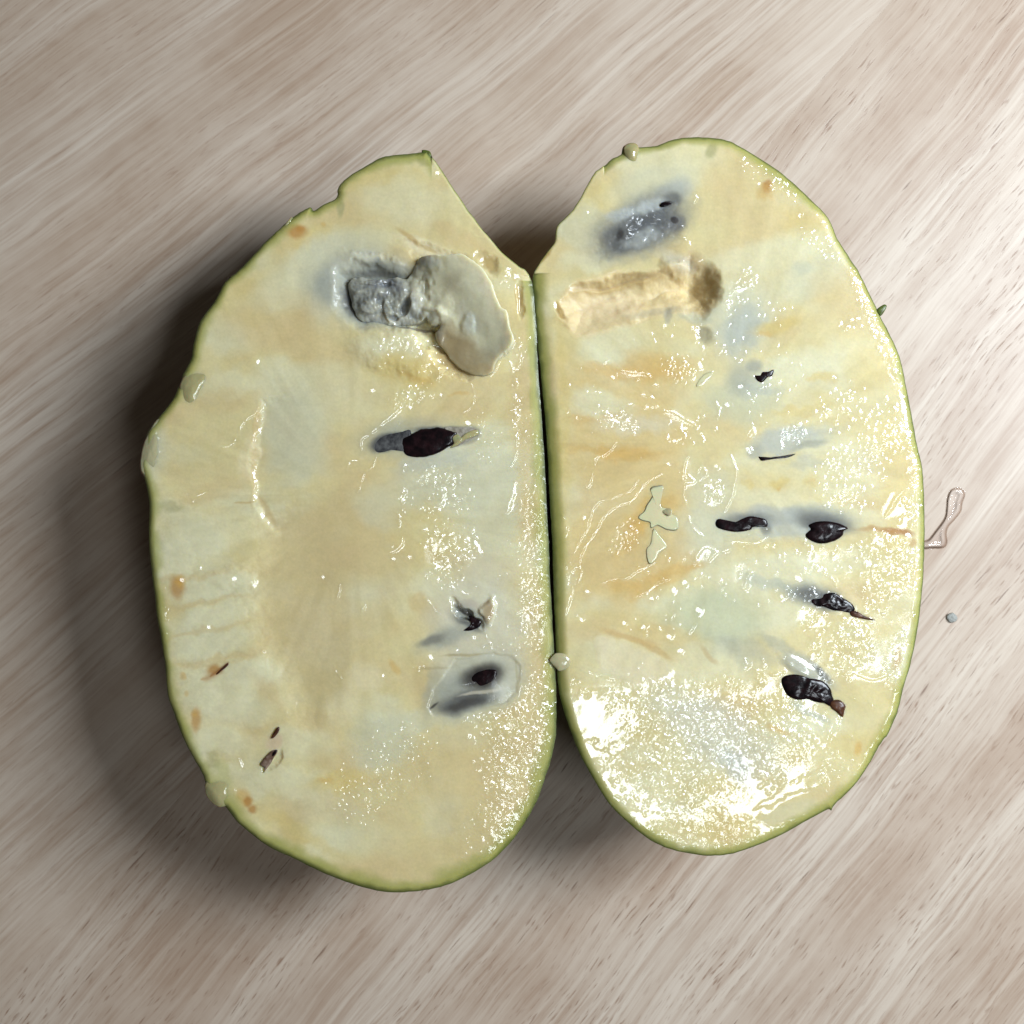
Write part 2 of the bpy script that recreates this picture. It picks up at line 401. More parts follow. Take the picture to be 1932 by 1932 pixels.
# ------------------------------------------------------------------ table: glued staves of light wood
KT = (HC + ZF) / HC
def table_pt(px, py): return ((px - 966) * S * KT, -(py - 966) * S * KT)
pA = np.array(table_pt(1607, 86)); pB = np.array(table_pt(166, 1697))
sd = (pA - pB) / np.linalg.norm(pA - pB); sn = np.array([-sd[1], sd[0]])   # along the seam; across towards upper left
dseam = float(pA @ sn)
table = bpy.data.objects.new("wooden_table_top", None); col.objects.link(table); table['kind'] = 'structure'
W1 = wood_material('wood_fine_grain', 44, 1.7, (.60, .50, .405), (.46, .345, .255), (.27, .15, .10), .35, 0)
W2 = wood_material('wood_open_grain', 51, 0.2, (.585, .485, .39), (.44, .325, .24), (.23, .12, .07), .8, 40)
def stave(o0, o1, mat):
    import bmesh
    bm = bmesh.new(); L = .6; g = .000004
    c = [sd * (-L) + sn * (o0 + g), sd * L + sn * (o0 + g), sd * L + sn * (o1 - g), sd * (-L) + sn * (o1 - g)]
    top = [bm.verts.new((p[0], p[1], 0)) for p in c]; bot = [bm.verts.new((p[0], p[1], -.02)) for p in c]
    bm.faces.new(top); bm.faces.new(bot[::-1])
    for i in range(4): bm.faces.new((top[i], bot[i], bot[(i + 1) % 4], top[(i + 1) % 4]))
    bmesh.ops.recalc_face_normals(bm, faces=bm.faces)
    me = bpy.data.meshes.new('stave'); bm.to_mesh(me); bm.free(); me.materials.append(mat)
    o = bpy.data.objects.new('stave', me); col.objects.link(o); o.parent = table; return o
stave(dseam, dseam + .14, W1)
stave(dseam - .16, dseam, W2)
stave(dseam + .14, dseam + .30, W2)
stave(dseam - .30, dseam - .16, W1)

# ------------------------------------------------------------------ pigment of the pulp
CREAM = (.65, .58, .335); PALE = (.68, .66, .475); BLUE = (.59, .585, .445); TAN = (.61, .50, .28); YEL = (.62, .50, .20)
AMB = (.60, .38, .10); BRN = (.30, .12, .03); LIGHT = (.74, .68, .48); GRY = (.30, .32, .30); DGR = (.10, .105, .11)
BLK = (.018, .014, .018); RIM = (.37, .37, .085); GRN = (.065, .095, .008); WHT = (.78, .78, .70); OLV = (.40, .38, .20)

OUT_L = [(806,283),(812,292),(822,305),(836,325),(852,350),(875,384),(900,419),(925,450),(950,478),(975,499),(992,510),(1002,526),
 (1006,545),(1009,575),(1012,620),(1014,660),(1016,710),(1020,760),(1023,800),(1027,860),(1030,920),(1033,980),(1036,1040),(1038,1101),
 (1041,1150),(1044,1200),(1047,1250),(1049,1290),(1050,1322),(1050,1355),(1049,1387),(1042,1426),(1030,1465),(1017,1502),(999,1538),
 (978,1572),(952,1603),(925,1628),(895,1647),(860,1665),(820,1678),(780,1684),(740,1686),(700,1680),(650,1665),(600,1645),(555,1622),
 (512,1603),(473,1575),(450,1556),(436,1540),(424,1524),(404,1518),(392,1506),(387,1489),(382,1465),(363,1431),(343,1392),(327,1348),(315,1314),(310,1262),
 (304,1218),(298,1185),(293,1155),(289,1116),(284,1077),(279,1025),(279,990),(279,947),(273,912),(267,893),(263,877),(267,848),(278,812),(297,788),(322,757),
 (337,725),(344,705),(358,678),(363,650),(376,605),(402,569),(423,532),(449,509),(475,482),(501,454),(520,436),(540,417),(560,402),(577,392),(586,390),(590,396),
 (610,384),(630,375),(636,368),(636,356),(644,343),(665,326),(690,311),(715,297),(740,291),(770,289),(795,285)]
OUT_R = [(1006,520),(1022,490),(1045,459),(1048,446),(1050,428),(1064,413),(1077,400),(1092,379),(1101,362),(1110,345),(1121,327),(1134,316),
 (1144,309),(1155,298),(1166,293),(1173,288),(1175,277),(1184,270),(1195,268),(1201,273),(1208,276),(1228,275),(1246,271),(1267,263),(1293,258),(1319,257),(1353,259),
 (1379,265),(1400,276),(1423,290),(1462,315),(1496,342),(1527,371),(1550,393),(1566,413),(1582,449),(1597,473),(1612,496),(1620,508),(1636,540),(1654,577),
 (1666,602),(1683,634),(1699,672),(1708,710),(1719,764),(1730,829),(1740,870),(1744,900),(1746,946),(1747,999),(1746,1040),(1744,1090),(1739,1142),
 (1735,1175),(1729,1212),(1719,1257),(1706,1301),(1700,1326),(1692,1353),(1676,1388),(1670,1394),(1657,1416),(1639,1447),(1613,1484),(1582,1514),(1573,1524),(1570,1531),(1562,1529),
 (1527,1548),(1475,1577),(1431,1596),(1384,1612),(1350,1616),(1319,1615),(1267,1604),(1228,1587),(1189,1557),(1150,1518),(1118,1468),(1092,1419),
 (1071,1364),(1058,1320),(1053,1289),(1050,1240),(1048,1190),(1046,1140),(1044,1080),(1042,1020),(1038,950),(1034,870),(1030,800),(1025,750),(1020,700),
 (1015,650),(1012,600),(1008,560)]
def prep(P, seed):
    Q = catmull(P, 4); n = len(Q)
    t = np.arange(n) / n * 2 * math.pi; q = np.column_stack([Q[:, 0], Q[:, 1]])
    jx = fbm(q[:, 0] / 7, q[:, 1] / 7, seed, 2) * .8; jy = fbm(q[:, 0] / 7, q[:, 1] / 7, seed + 5, 2) * .8
    return q + np.column_stack([jx, jy])
OL = prep(OUT_L, 3); OR = prep(OUT_R, 4)

def base_field(out, seed, rimw, edge_drop):
    x0, y0 = out.min(0) - 4; x1, y1 = out.max(0) + 4
    f = Field((x0, y0, x1, y1)); X, Y = f.X, f.Y
    f.C[:] = CREAM
    n = fbm(X / 120, Y / 70, seed, 3)[..., None]
    f.C += np.clip(n * 1.6, 0, 1) * (np.array(PALE) - f.C); f.C += np.clip(-n * 1.6, 0, 1) * (np.array(TAN) - f.C) * .8
    f.Z += 7e-5 * fbm(X / 150, Y / 150, seed + 1, 2) + 1.6e-5 * fbm(X / 42, Y / 42, seed + 2, 2)
    f.F += 2.4e-6 * fbm(X / 11, Y / 11, seed + 6, 2) + 1.2e-5 * fbm(X / 36, Y / 36, seed + 12, 2)
    f.micro = np.full(X.shape, .05)
    cx, cy = out.mean(0); th = np.arctan2(Y - cy, X - cx); rr = np.hypot(X - cx, (Y - cy) * .7)
    fib = fbm(th * 16 + X / 300, rr / 75, seed + 30, 3)      # pale fibres running out from the core
    f.fib = fib * sstep(60, 180, rr)
    d, _ = seg_dist(X, Y, out, True); f.d = np.where(inside(X, Y, out), d, 0)
    return f
def grain(f, k, cx, cy, rx, ry, ang=0, a=1.0, soft=.6):
    w_, m = f.ell(k, cx, cy, rx, ry, ang, soft, 1.5); f.micro[w_] = f.micro[w_] * (1 - m) + a * m
def finish(f, seed, rimw, drop):
    """rim colour, rounding of the edge and the fine cell relief"""
    X, Y, d = f.X, f.Y, f.d
    f.C *= (1 + .085 * f.fib + .05 * fbm(X / 13, Y / 9, seed + 41, 3))[..., None] * np.array((1, 1, 1)) + (f.fib * .05)[..., None] * np.array((0, .3, 1))
    f.C = np.clip(f.C * np.array((1.12, 1.08, .985)), .004, .9)
    rw = rimw(X, Y) * (1.15 + .6 * fbm(X / 45, Y / 45, seed + 9, 3))
    t = np.clip(d / rw, 0, 1)[..., None]
    a = np.clip(1 - sstep(.25, 1.0, t), 0, 1) * .85; f.C = f.C * (1 - a) + np.array(RIM) * a
    a = (1 - sstep(.0, .30 + .14 * fbm(X / 24, Y / 24, seed + 50, 2)[..., None], t)) * .85; f.C = f.C * (1 - a) + np.array(GRN) * a
    dw, dh = drop(X, Y)
    f.Z -= dh * np.clip(1 - d / dw, 0, 1) ** 2
    u = X * .82 + Y * .57; v = -X * .57 + Y * .82
    mic = fbm(u / 5.2, v / 3.9, seed + 3, 2); mic2 = fbm(u / 11, v / 7, seed + 4, 2)
    mic3 = fbm(u / 15, v / 10.5, seed + 14, 3); g = f.micro * (.1e-5 * mic + 1.0e-5 * mic2 + 5.2e-5 * mic3 + 1.6e-5 * np.abs(mic2)); f.F += g * 1.7; f.Z += g * .15
    f.R = np.clip(f.micro, 0, 1); f.DRY = np.maximum(np.maximum(f.DRY, .8 * sstep(9, 3, d)), .85 * sstep(22, 8, d) * (X > 970) * (X < 1060) * (Y < 1300))
    # film normals only: lower part leaned right so it mirrors the ceiling light
    xm = (X - 966) * S * 1000
    low = sstep(1230, 1330, Y + 14 * fbm(X / 40, Y / 40, seed + 21)) * sstep(835, 1010, X + 40 * fbm(X / 50, Y / 50, seed + 22))
    f.TX += low * np.clip(.189 - .0037 * xm, 0, .2)
    f.TX -= .16 * sstep(1500, 1620, X + 30 * fbm(X / 40, Y / 40, seed + 23)) * sstep(1270, 1330, Y) * sstep(1600, 1500, Y)  # film normals turned away from the lamp to keep glare off here

def shine(f, k, cx, cy, rx, ry, ang=0, amt=1.0, soft=.5, warp=.8, lamp=(0.32, -0.206, 0.83), pts=None):
    """film normals turned to mirror the lamp into the camera, placing a highlight"""
    if pts is None: w_, m = f.ell(k, cx, cy, rx, ry, ang, soft, warp)
    else: w_, m, _ = f.poly(k, pts, 2.5, .8)
    x = (f.X[w_] - 966) * S; y = -(f.Y[w_] - 966) * S
    lx, ly, lz = lamp[0] - x, lamp[1] - y, lamp[2] - ZF; ln = np.sqrt(lx * lx + ly * ly + lz * lz)
    vn = np.sqrt(x * x + y * y + HC * HC); hx, hy, hz = lx / ln - x / vn, ly / ln - y / vn, lz / ln + HC / vn
    m = m * amt; f.TX[w_] = f.TX[w_] * (1 - m) + m * hx / hz; f.TY[w_] = f.TY[w_] * (1 - m) + m * hy / hz
WIN = (0.23, 0.13, 0.32)
# ------------------------------------------------------------------ left half
L = base_field(OL, 11, None, None); P = L.paint
P(PALE, 'O', 770, 385, 95, 40, 10, .6); P(CREAM, 'O', 860, 430, 60, 30, 50, .7); P(YEL, 'O', 715, 330, 70, 18, -22, .45)
P(YEL, 'O', 590, 470, 60, 40, -20, .35); P(YEL, 'O', 450, 600, 50, 90, 25, .35); P(PALE, 'O', 590, 505, 95, 38, -25, .9)
P(BLUE, 'O', 640, 470, 90, 30, -15, .7); P(BLUE, 'O', 600, 560, 34, 55, -20, .75); P(PALE, 'O', 430, 640, 50, 34, 0, .8)
P(TAN, 'O', 520, 600, 90, 50, -15, .6); P(PALE, 'O', 520, 560, 50, 30, 0, .5); P(TAN, 'O', 600, 660, 90, 32, 10, .65)
P(PALE, 'O', 600, 715, 80, 30, 0, .5); P(BLUE, 'O', 555, 805, 62, 85, 8, .8); P(BLUE, 'O', 560, 880, 60, 25, 0, .5)
P(TAN, 'O', 400, 760, 95, 22, -6, .5); P(PALE, 'O', 430, 720, 55, 24, 0, .55); P(CREAM, 'O', 380, 840, 60, 60, 0, .7)
P(PALE, 'O', 340, 850, 45, 24, 10, .4); P(TAN, 'O', 400, 925, 70, 22, -20, .55); P(BLUE, 'O', 290, 850, 22, 55, 5, .6)
P(OLV, 'O', 320, 958, 28, 9, 10, .5); P(CREAM, 'O', 455, 830, 22, 75, 12, .6); P(LIGHT, 'O', 470, 862, 14, 50, 10, .5)
# tan hollow in the middle with pale teeth along its left side
w_, m, sd = L.poly('O', [(505,985),(560,960),(640,930),(720,950),(760,1010),(770,1080),(740,1150),(700,1230),(660,1300),(600,1370),(560,1340),(545,1300),(520,1240),(488,1190),(484,1130),(488,1075),(500,1040)], 34, .55)
L.C[w_] = L.C[w_] * (1 - .5 * m[..., None]) + np.array((.56, .46, .26)) * .5 * m[..., None]; L.Z[w_] -= 5e-4 * m * (1 - sstep(540, 690, L.X[w_]))
for a in [(372,1010,60,38,10,.95),(330,1060,30,40,0,.6),(395,1110,75,26,-12,.95),(400,1165,70,22,-10,.9),(395,1215,78,24,-14,.95),(465,1270,62,28,-6,.9),
          (370,1300,45,35,10,.7),(430,1330,75,38,0,.85),(420,1400,60,28,10,.7),(560,1480,70,35,15,.6),(440,1090,36,18,0,.7)]:
    P(PALE, 'O', *a[:5], a=a[5]); L.dent(1.1e-4, 'O', *a[:5])
for a in [(360,1085,85,7,-8,.5),(380,1140,85,6,-10,.5),(385,1190,80,6,-12,.45),(400,1245,90,7,-14,.5),(480,1225,40,8,-30,.5),(505,1310,50,14,50,.5)]:
    P(TAN, 'O', *a[:5], a=a[5], soft=1)
P(TAN, 'O', 620, 1010, 90, 50, 10, .5); P(TAN, 'O', 600, 1180, 80, 70, 0, .45); P(PALE, 'O', 690, 1130, 40, 40, 0, .35)
P(BLUE, 'O', 850, 905, 110, 60, -5, .85); P(BLUE, 'O', 930, 960, 60, 110, 0, .75); P((.60,.60,.52), 'O', 900, 1180, 90, 120, 0, .7)
P(BLUE, 'O', 720, 960, 50, 36, 30, .55); P(YEL, 'O', 790, 1000, 60, 45, 0, .35); P(PALE, 'O', 660, 760, 60, 40, 0, .4)
P(YEL, 'O', 775, 700, 75, 30, 8, .7); P(AMB, 'O', 790, 712, 34, 8, 8, .35); P(TAN, 'O', 890, 735, 60, 60, 0, .6); P(AMB, 'O', 862, 748, 18, 5, 0, .4)
P(TAN, 'O', 985, 760, 22, 120, 0, .65); P(TAN, 'O', 1000, 960, 22, 100, 0, .6); P(TAN, 'O', 1010, 1200, 16, 60, 0, .5)
P(TAN, 'O', 870, 1450, 110, 80, 0, .5); P(TAN, 'O', 900, 1560, 100, 50, -20, .4); P(PALE, 'O', 560, 1400, 60, 30, 0, .6)
P(BLUE, 'O', 720, 1400, 60, 45, -10, .7); P(BLUE, 'O', 790, 1360, 80, 20, -8, .6); P(YEL, 'O', 640, 1475, 55, 18, -12, .6); P(AMB, 'O', 612, 1478, 14, 6, -10, .4)
P(YEL, 'O', 560, 1570, 80, 16, 30, .5); P(PALE, 'O', 650, 1560, 90, 40, 20, .45); P(AMB, 'J', 200, 600, 60, 26, 60, .45, .8, .4); P(TAN, 'J', 370, 150, 70, 60, 0, .7)
P(LIGHT, 'O', 690, 1275, 34, 26, 0, .6); P(LIGHT, 'O', 650, 1330, 26, 40, 20, .35)
# blemishes
for a in [(560,437,17,12,.8),(566,432,7,6,.7),(336,1108,13,22,.75),(342,1096,9,12,.6),(369,1358,9,22,.7),(366,1346,7,9,.5),(458,1502,12,14,.6),(466,1510,8,9,.9),(475,1525,8,8,.8),
          (344,1276,6,5,.5),(350,1305,5,6,.4),(404,1262,14,9,.8),(610,425,5,5,.4)]:
    P(AMB if a[4] < .7 else (.46, .24, .06), 'O', a[0], a[1], a[2], a[3], 0, a[4], .9, .4)
P(OLV, 'A', 1740, 660, 26, 70, 0, .8, .7, .3); P(OLV, 'O', 800, 298, 16, 8, 0, .8)
P(OLV, 'O', 405, 1440, 16, 12, 40, .5); P((.46,.47,.2), 'O', 425, 1465, 18, 30, -10, .5)
# cavity of the upper seed
P((.42,.42,.35), 'N', 520, 420, 420, 300, 0, .7, .8, .8); P(GRY, 'N', 270, 420, 150, 160, 0, .75, .8, .6); P(GRY, 'N', 600, 300, 330, 90, 0, .9, .7, .6)
P(GRY, 'N', 600, 560, 300, 230, 0, .95, .6, .6); P(DGR, 'N', 390, 570, 50, 120, -25, .9, .9, .4); P(DGR, 'N', 420, 420, 60, 60, 0, .6); P(DGR, 'N', 640, 330, 240, 26, 3, .75, .9, .3)
w_, m, sd = L.poly('N', [(330,330),(500,300),(760,320),(930,330),(1150,500),(1140,780),(800,770),(480,720),(350,600)], 22, .4); L.Z[w_] -= 2.0e-3 * m
w_, m = L.ell('N', 640, 520, 560, 360, 0, .3); L.DRY[w_] = .85 * m * (L.Y[w_] < T('N', 0, 770)[1])
L.dent(-1.1e-3, 'N', 1130, 860, 220, 70, 25); L.dent(-4e-4, 'N', 980, 800, 160, 30, 5)
P((.16,.13,.12), 'N', 960, 790, 170, 16, 6, .85, .7, .2)
L.dent(3.5e-4, 'N', 620, 240, 260, 50, 10); P((.52,.53,.46), 'N', 450, 230, 200, 70, -20, .7, .8, .5)
L.dent(5e-4, 'N', 820, 980, 330, 170, 12); L.dent(-3e-4, 'N', 1100, 170, 300, 60, 16)
P(LIGHT, 'N', 1050, 120, 260, 50, 25, .8, .7, .5); P(LIGHT, 'B', 700, 960, 260, 60, 20, .6, .7, .4); P((.50,.36,.15), 'B', 560, 880, 110, 20, 38, .7, .9, .3); P((.50,.36,.15), 'B', 700, 960, 60, 12, 25, .6, .9, .3)
P(TAN, 'B', 900, 880, 220, 60, 28, .7); P((.44,.32,.13), 'B', 1120, 1060, 80, 46, 40, .8, .9, .9); L.dent(-4e-4, 'B', 1120, 1060, 90, 50, 40, .9, .9)
P((.44,.31,.12), 'B', 1335, 1330, 24, 110, -6, .75, .6, .3); L.dent(-4e-4, 'B', 1335, 1330, 24, 110, -6)
P((.42,.30,.13), 'N', 1250, 1060, 160, 50, 42, .75, .8, .5)  # brown shading of the crease below the flap, painted into the pulp
L.dent(-7e-4, 'N', 1230, 1040, 190, 60, 42)
# fold on the left with a ridge
w_, m, sd = L.poly('O', [(500,760),(486,810),(478,850),(476,900),(490,950),(512,985),(530,1000),(640,960),(680,880),(660,780),(600,740)], 11, .6)
L.Z[w_] -= 4e-4 * m * (1 - sstep(480, 590, L.X[w_])); P((.50,.36,.16), 'O', 484, 800, 6, 34, 12, .55, .9, .4); P((.52,.38,.18), 'O', 478, 900, 5, 60, 0, .35, .9, .4); P((.50,.36,.16), 'O', 505, 960, 6, 34, -30, .5, .9, .4)  # thin brown shadow along the fold is painted into the pigment
L.streak((.50,.36,.16), 'E', [(850,1110),(920,1110),(1000,1100)], 2.2, .6)
# halos where seeds lie under the pulp
P(GRY, 'F', 540, 630, 330, 130, -8, .6, 1.0, .4); P(DGR, 'M', 0, 0, 1, 1, 0, 0); P(DGR, 'F', 400, 672, 135, 66, -14, .95, .5, .3); P(BLK, 'F', 440, 660, 70, 44, -8, .7, .8, .3); P(DGR, 'F', 760, 575, 180, 26, 0, .8, .7, .2); P((.46,.48,.44), 'F', 700, 800, 260, 60, -8, .5)
P((.36,.33,.26), 'F', 955, 620, 118, 66, -14, .85, .35, .2)
P(GRY, 'J', 560, 400, 190, 70, -22, .7, 1, .5); P(DGR, 'J', 470, 420, 90, 34, -20, .6, 1, .4); P(GRY, 'J', 740, 250, 130, 80, 25, .9, .8, .4); P(DGR, 'J', 740, 290, 90, 30, 30, .75, .9, .3)
P(BLK, 'J', 720, 215, 100, 16, 36, .9, .9, .2); P((.36,.28,.17), 'J', 880, 200, 34, 80, 0, .85, .6, .2); P((.46,.43,.38), 'J', 760, 150, 100, 30, 10, .7)
L.dent(-8e-4, 'J', 730, 220, 100, 30, 36); L.dent(4e-4, 'J', 880, 200, 30, 80)
P((.46,.47,.40), 'J', 800, 740, 360, 230, -18, .85, .5, .5); P(GRY, 'J', 700, 800, 260, 130, -16, .7, .8, .5); P((.42,.41,.32), 'J', 470, 780, 60, 190, 10, .6)
P(DGR, 'J', 850, 680, 130, 80, -18, .9, .9, .4); P(BLK, 'J', 850, 670, 150, 80, -14, .95, .9, .3); P(DGR, 'J', 720, 860, 210, 72, -14, .98, .8, .4); P(BLK, 'J', 700, 880, 130, 30, -14, .6, .9, .3)
w_, m, sd = L.poly('J', [(640,560),(780,520),(920,508),(1040,530),(1105,600),(1110,700),(1080,800),(1000,870),(850,930),(650,960),(480,965),(440,900),(480,780),(560,680)], 3, .3)
L.Z[w_] += -1.2e-4 * m + 2.6e-4 * sstep(0, 70, sd)
P((.38,.33,.20), 'J', 700, 520, 150, 10, -4, .7, .8, .2); P((.38,.33,.20), 'J', 480, 620, 110, 10, -2, .5, .8, .3); P((.38,.35,.22), 'J', 1085, 640, 8, 80, -6, .5, .8, .1)
P((.50,.47,.40), 'J', 820, 790, 150, 12, -10, .8, .7, .2); P(BLK, 'J', 485, 890, 40, 9, -40, .8, .8, .1)
# slivers
L.streak(BRN, 'I', [(560,670),(600,640),(650,600),(690,570)], 3.2, .9); L.streak((.42,.22,.08), 'I', [(500,690),(560,670),(620,640)], 6, .6)
L.dent(-3e-4, 'I', 1010, 1280, 30, 90, 30); P((.62,.50,.36), 'I', 1020, 1150, 70, 44, -30, .8, .6, .3)
# wet relief: strands, film edges, drops
H = .85e-4
for k, pts, wd, h in [
  ('F', [(205,730),(215,640),(300,590),(380,520),(470,440),(480,410)], 3.2, 1.5), ('F', [(310,770),(280,850),(230,890),(200,980),(170,1040)], 1.8, 1.2),
  ('F', [(100,880),(120,810),(170,800),(240,770)], 2.0, 1.2), ('F', [(995,230),(1020,340),(990,420),(925,462)], 1.6, 1.2),
  ('F', [(600,1130),(660,1160),(740,1150),(790,1090),(760,1000),(720,970)], 5.0, 1.5), ('F', [(690,1150),(680,1210),(650,1235)], 3.2, 1.2), ('F', [(840,1050),(900,1070),(960,1090)], 3.2, 1.2),
  ('F', [(740,200),(780,160),(770,110)], 2.6, 1.3), ('F', [(1330,610),(1325,690),(1320,760),(1280,850)], 2.4, 1.3), ('F', [(1320,950),(1300,1050),(1250,1190)], 5.0, 1.4),
  ('F', [(470,1290),(480,1220),(460,1180)], 2.6, 1.2), ('F', [(495,1110),(500,1050),(545,1000)], 3.2, 1.2), ('F', [(495,1350),(480,1420),(400,1480)], 3.4, 1.3), ('F', [(500,880),(520,840),(560,850)], 3.5, 1.4),
  ('F', [(380,400),(400,350)], 2.4, 1.2), ('F', [(20,1800),(40,1690)], 3, 1.3), ('F', [(205,1890),(230,1850)], 3, 1.3), ('F', [(450,575),(485,530)], 1.5, 1.2),
  ('F', [(920,1740),(980,1760),(1040,1710)], 4, 1.4), ('F', [(620,1300),(680,1290),(710,1270)], 3.6, 1.3),
  ('J', [(850,330),(870,400),(900,480),(830,500)], 2.2, 1.4), ('J', [(1045,510),(1100,570),(1110,700)], 2.0, 1.4), ('J', [(1120,740),(1100,820),(1020,890)], 3.0, 1.5), ('J', [(1120,880),(1160,960),(1210,1040)], 5.0, 1.4),
  ('J', [(680,740),(740,725),(800,715)], 4.5, 1.6), ('J', [(1310,630),(1270,740),(1240,850),(1230,1000)], 5, 1.4), ('J', [(840,1400),(880,1440),(920,1450)], 5, 1.4), ('J', [(840,1110),(860,1050),(880,1000)], 5, 1.3),
  ('J', [(700,1000),(780,980),(900,970),(960,930)], 6, 1.4), ('J', [(310,610),(350,605),(410,605)], 1.8, 1.2), ('J', [(430,115),(470,160),(500,200),(540,225)], 1.8, 1.2),
  ('E', [(765,700),(830,690),(870,610),(905,550),(950,500),(1010,450),(1050,400),(1120,340)], 2.6, 1.5), ('E', [(550,1110),(580,1060),(650,1030)], 1.6, 1.2), ('E', [(465,1060),(515,1040)], 2, 1.2),
  ('I', [(1455,600),(1475,650),(1510,680)], 2.6, 1.5), ('I', [(770,1270),(790,1310),(770,1350)], 3.2, 1.4), ('I', [(660,1330),(705,1300)], 1.5, 1.2), ('I', [(735,1490),(735,1540)], 2.2, 1.2),
  ('I', [(1460,120),(1480,60),(1490,0)], 2.2, 1.3), ('I', [(1650,210),(1680,160)], 2.4, 1.3), ('N', [(1580,1190),(1620,1130),(1650,1060)], 1.4, 1.2), ('N', [(1730,1060),(1800,1120),(1830,1000)], 3.0, 1.3),
  ('N', [(1130,1220),(1170,1150),(1190,1060)], 3.0, 1.3), ('N', [(1650,420),(1700,360),(1790,390),(1760,340)], 3.2, 1.4), ('N', [(1690,290),(1740,310)], 4.0, 1.5), ('N', [(1430,10),(1500,40),(1580,60)], 2.0, 1.3)]:
    L.ridge(H * h, k, pts, wd * 1.25, .25)
for k, cx, cy, rx, ry, an, n, r in [
  ('F', 450, 80, 260, 120, 10, 150, (1.4, 3.2)), ('F', 560, 330, 180, 100, -20, 90, (1.5, 4)), ('F', 1320, 400, 50, 260, 0, 110, (1.4, 4)), ('F', 1090, 640, 160, 260, 0, 130, (1.1, 2)), ('F', 1450, 1100, 80, 700, -3, 420, (1.2, 2.6)),
  ('F', 780, 920, 200, 120, 10, 150, (1.4, 3.6)), ('F', 820, 1050, 190, 190, 0, 160, (1.4, 4)), ('F', 540, 1080, 90, 240, 0, 70, (1.4, 4)), ('F', 840, 1380, 210, 150, 0, 170, (1.6, 4.5)), ('F', 930, 1460, 120, 100, -20, 90, (3, 6)),
  ('F', 800, 1640, 190, 80, 20, 110, (1.4, 3.6)), ('F', 1300, 1700, 160, 400, 0, 260, (1.1, 2.4)), ('F', 600, 900, 700, 800, 0, 90, (1.2, 2.4)),
  ('J', 1200, 250, 110, 250, 0, 180, (1.2, 2.8)), ('J', 950, 470, 200, 60, 0, 60, (1.4, 3.2)), ('J', 1280, 850, 80, 260, 5, 200, (1.4, 4)), ('J', 1030, 1050, 180, 160, 20, 220, (1.5, 4)), ('J', 1050, 1300, 240, 240, 0, 420, (1.3, 3.4)),
  ('J', 1150, 1500, 180, 240, 20, 300, (1.2, 2.8)), ('J', 900, 1750, 350, 180, -25, 280, (1.1, 2.2)), ('J', 300, 1250, 280, 350, 0, 200, (1.0, 2.2)), ('J', 200, 1650, 280, 260, 0, 150, (1.0, 2)), ('J', 820, 1000, 160, 60, 0, 90, (1.8, 4.5)),
  ('J', 350, 600, 80, 120, 0, 16, (2, 4)), ('J', 780, 720, 220, 160, -16, 22, (1.5, 3)), ('I', 1100, 1000, 300, 260, 0, 30, (1.2, 2.2)), ('I', 1650, 1300, 260, 520, 15, 260, (1.2, 2.6)), ('I', 700, 650, 280, 120, 0, 22, (1.5, 3)), ('I', 1300, 200, 200, 200, 0, 16, (1.6, 3)),
  ('I', 1150, 1850, 420, 60, 30, 120, (1.0, 2)), ('I', 215, 400, 24, 420, 6, 110, (1.2, 2.6)), ('E', 270, 680, 60, 160, -5, 70, (1.4, 2.8)), ('E', 500, 1650, 280, 120, 0, 14, (2, 4)), ('E', 900, 600, 300, 300, 0, 22, (1.4, 2.8)), ('E', 1350, 700, 400, 500, 0, 26, (1.2, 2.6)),
  ('N', 830, 950, 280, 150, 12, 150, (1.6, 3.6)), ('N', 1000, 1300, 260, 80, -20, 80, (1.5, 3.5)), ('N', 430, 200, 110, 50, -15, 22, (2.2, 4.5)), ('N', 1740, 360, 80, 80, 0, 26, (2, 4.5)), ('N', 1800, 960, 90, 180, 0, 50, (1.5, 3.6)), ('A', 820, 1440, 70, 160, 25, 34, (1.6, 3.4)), ('B', 900, 500, 500, 300, 40, 14, (1.2, 2.4))]:
    L.scatter(k, cx, cy, rx, ry, an, n, r, h=1.0)
for k, x, y, r in [('B', 750, 405, 9), ('E', 1025, 85, 8), ('F', 280, 290, 8), ('E', 1850, 290, 7), ('F', 710, 330, 8), ('F', 780, 320, 6), ('F', 300, 0, 5), ('J', 750, 1110, 9), ('F', 1320, 660, 9), ('F', 540, 400, 8), ('F', 970, 530, 9),
                   ('J', 770, 390, 7), ('J', 465, 545, 10), ('J', 650, 490, 5), ('E', 610, 1570, 6), ('E', 690, 1665, 7), ('E', 850, 1650, 9), ('E', 480, 1660, 9), ('E', 1480, 1640, 8), ('I', 545, 320, 9), ('I', 950, 480, 7), ('I', 1810, 660, 7), ('I', 620, 1455, 7), ('I', 600, 1550, 8), ('F', 540, 1500, 7), ('F', 430, 1520, 8)]:
    x, y = T(k, x, y); L.drop(x, y, r, r * S * .06, 1.25, rng.random() * 3); w_, m = L.ell('O', x, y, r * .62, r * .45, rng.random() * 180, .5, .35); L.glint(w_, m)
grain(L, 'J', 1050, 1300, 300, 420, 10, .9); grain(L, 'J', 900, 1700, 400, 200, -20, .55); grain(L, 'F', 1450, 1300, 90, 700, -2, .6); grain(L, 'J', 1230, 800, 120, 300, 0, .9); grain(L, 'F', 820, 1400, 220, 200, 0, .6)
grain(L, 'N', 830, 950, 280, 170, 10, .5); grain(L, 'J', 250, 1400, 300, 400, 0, .3)
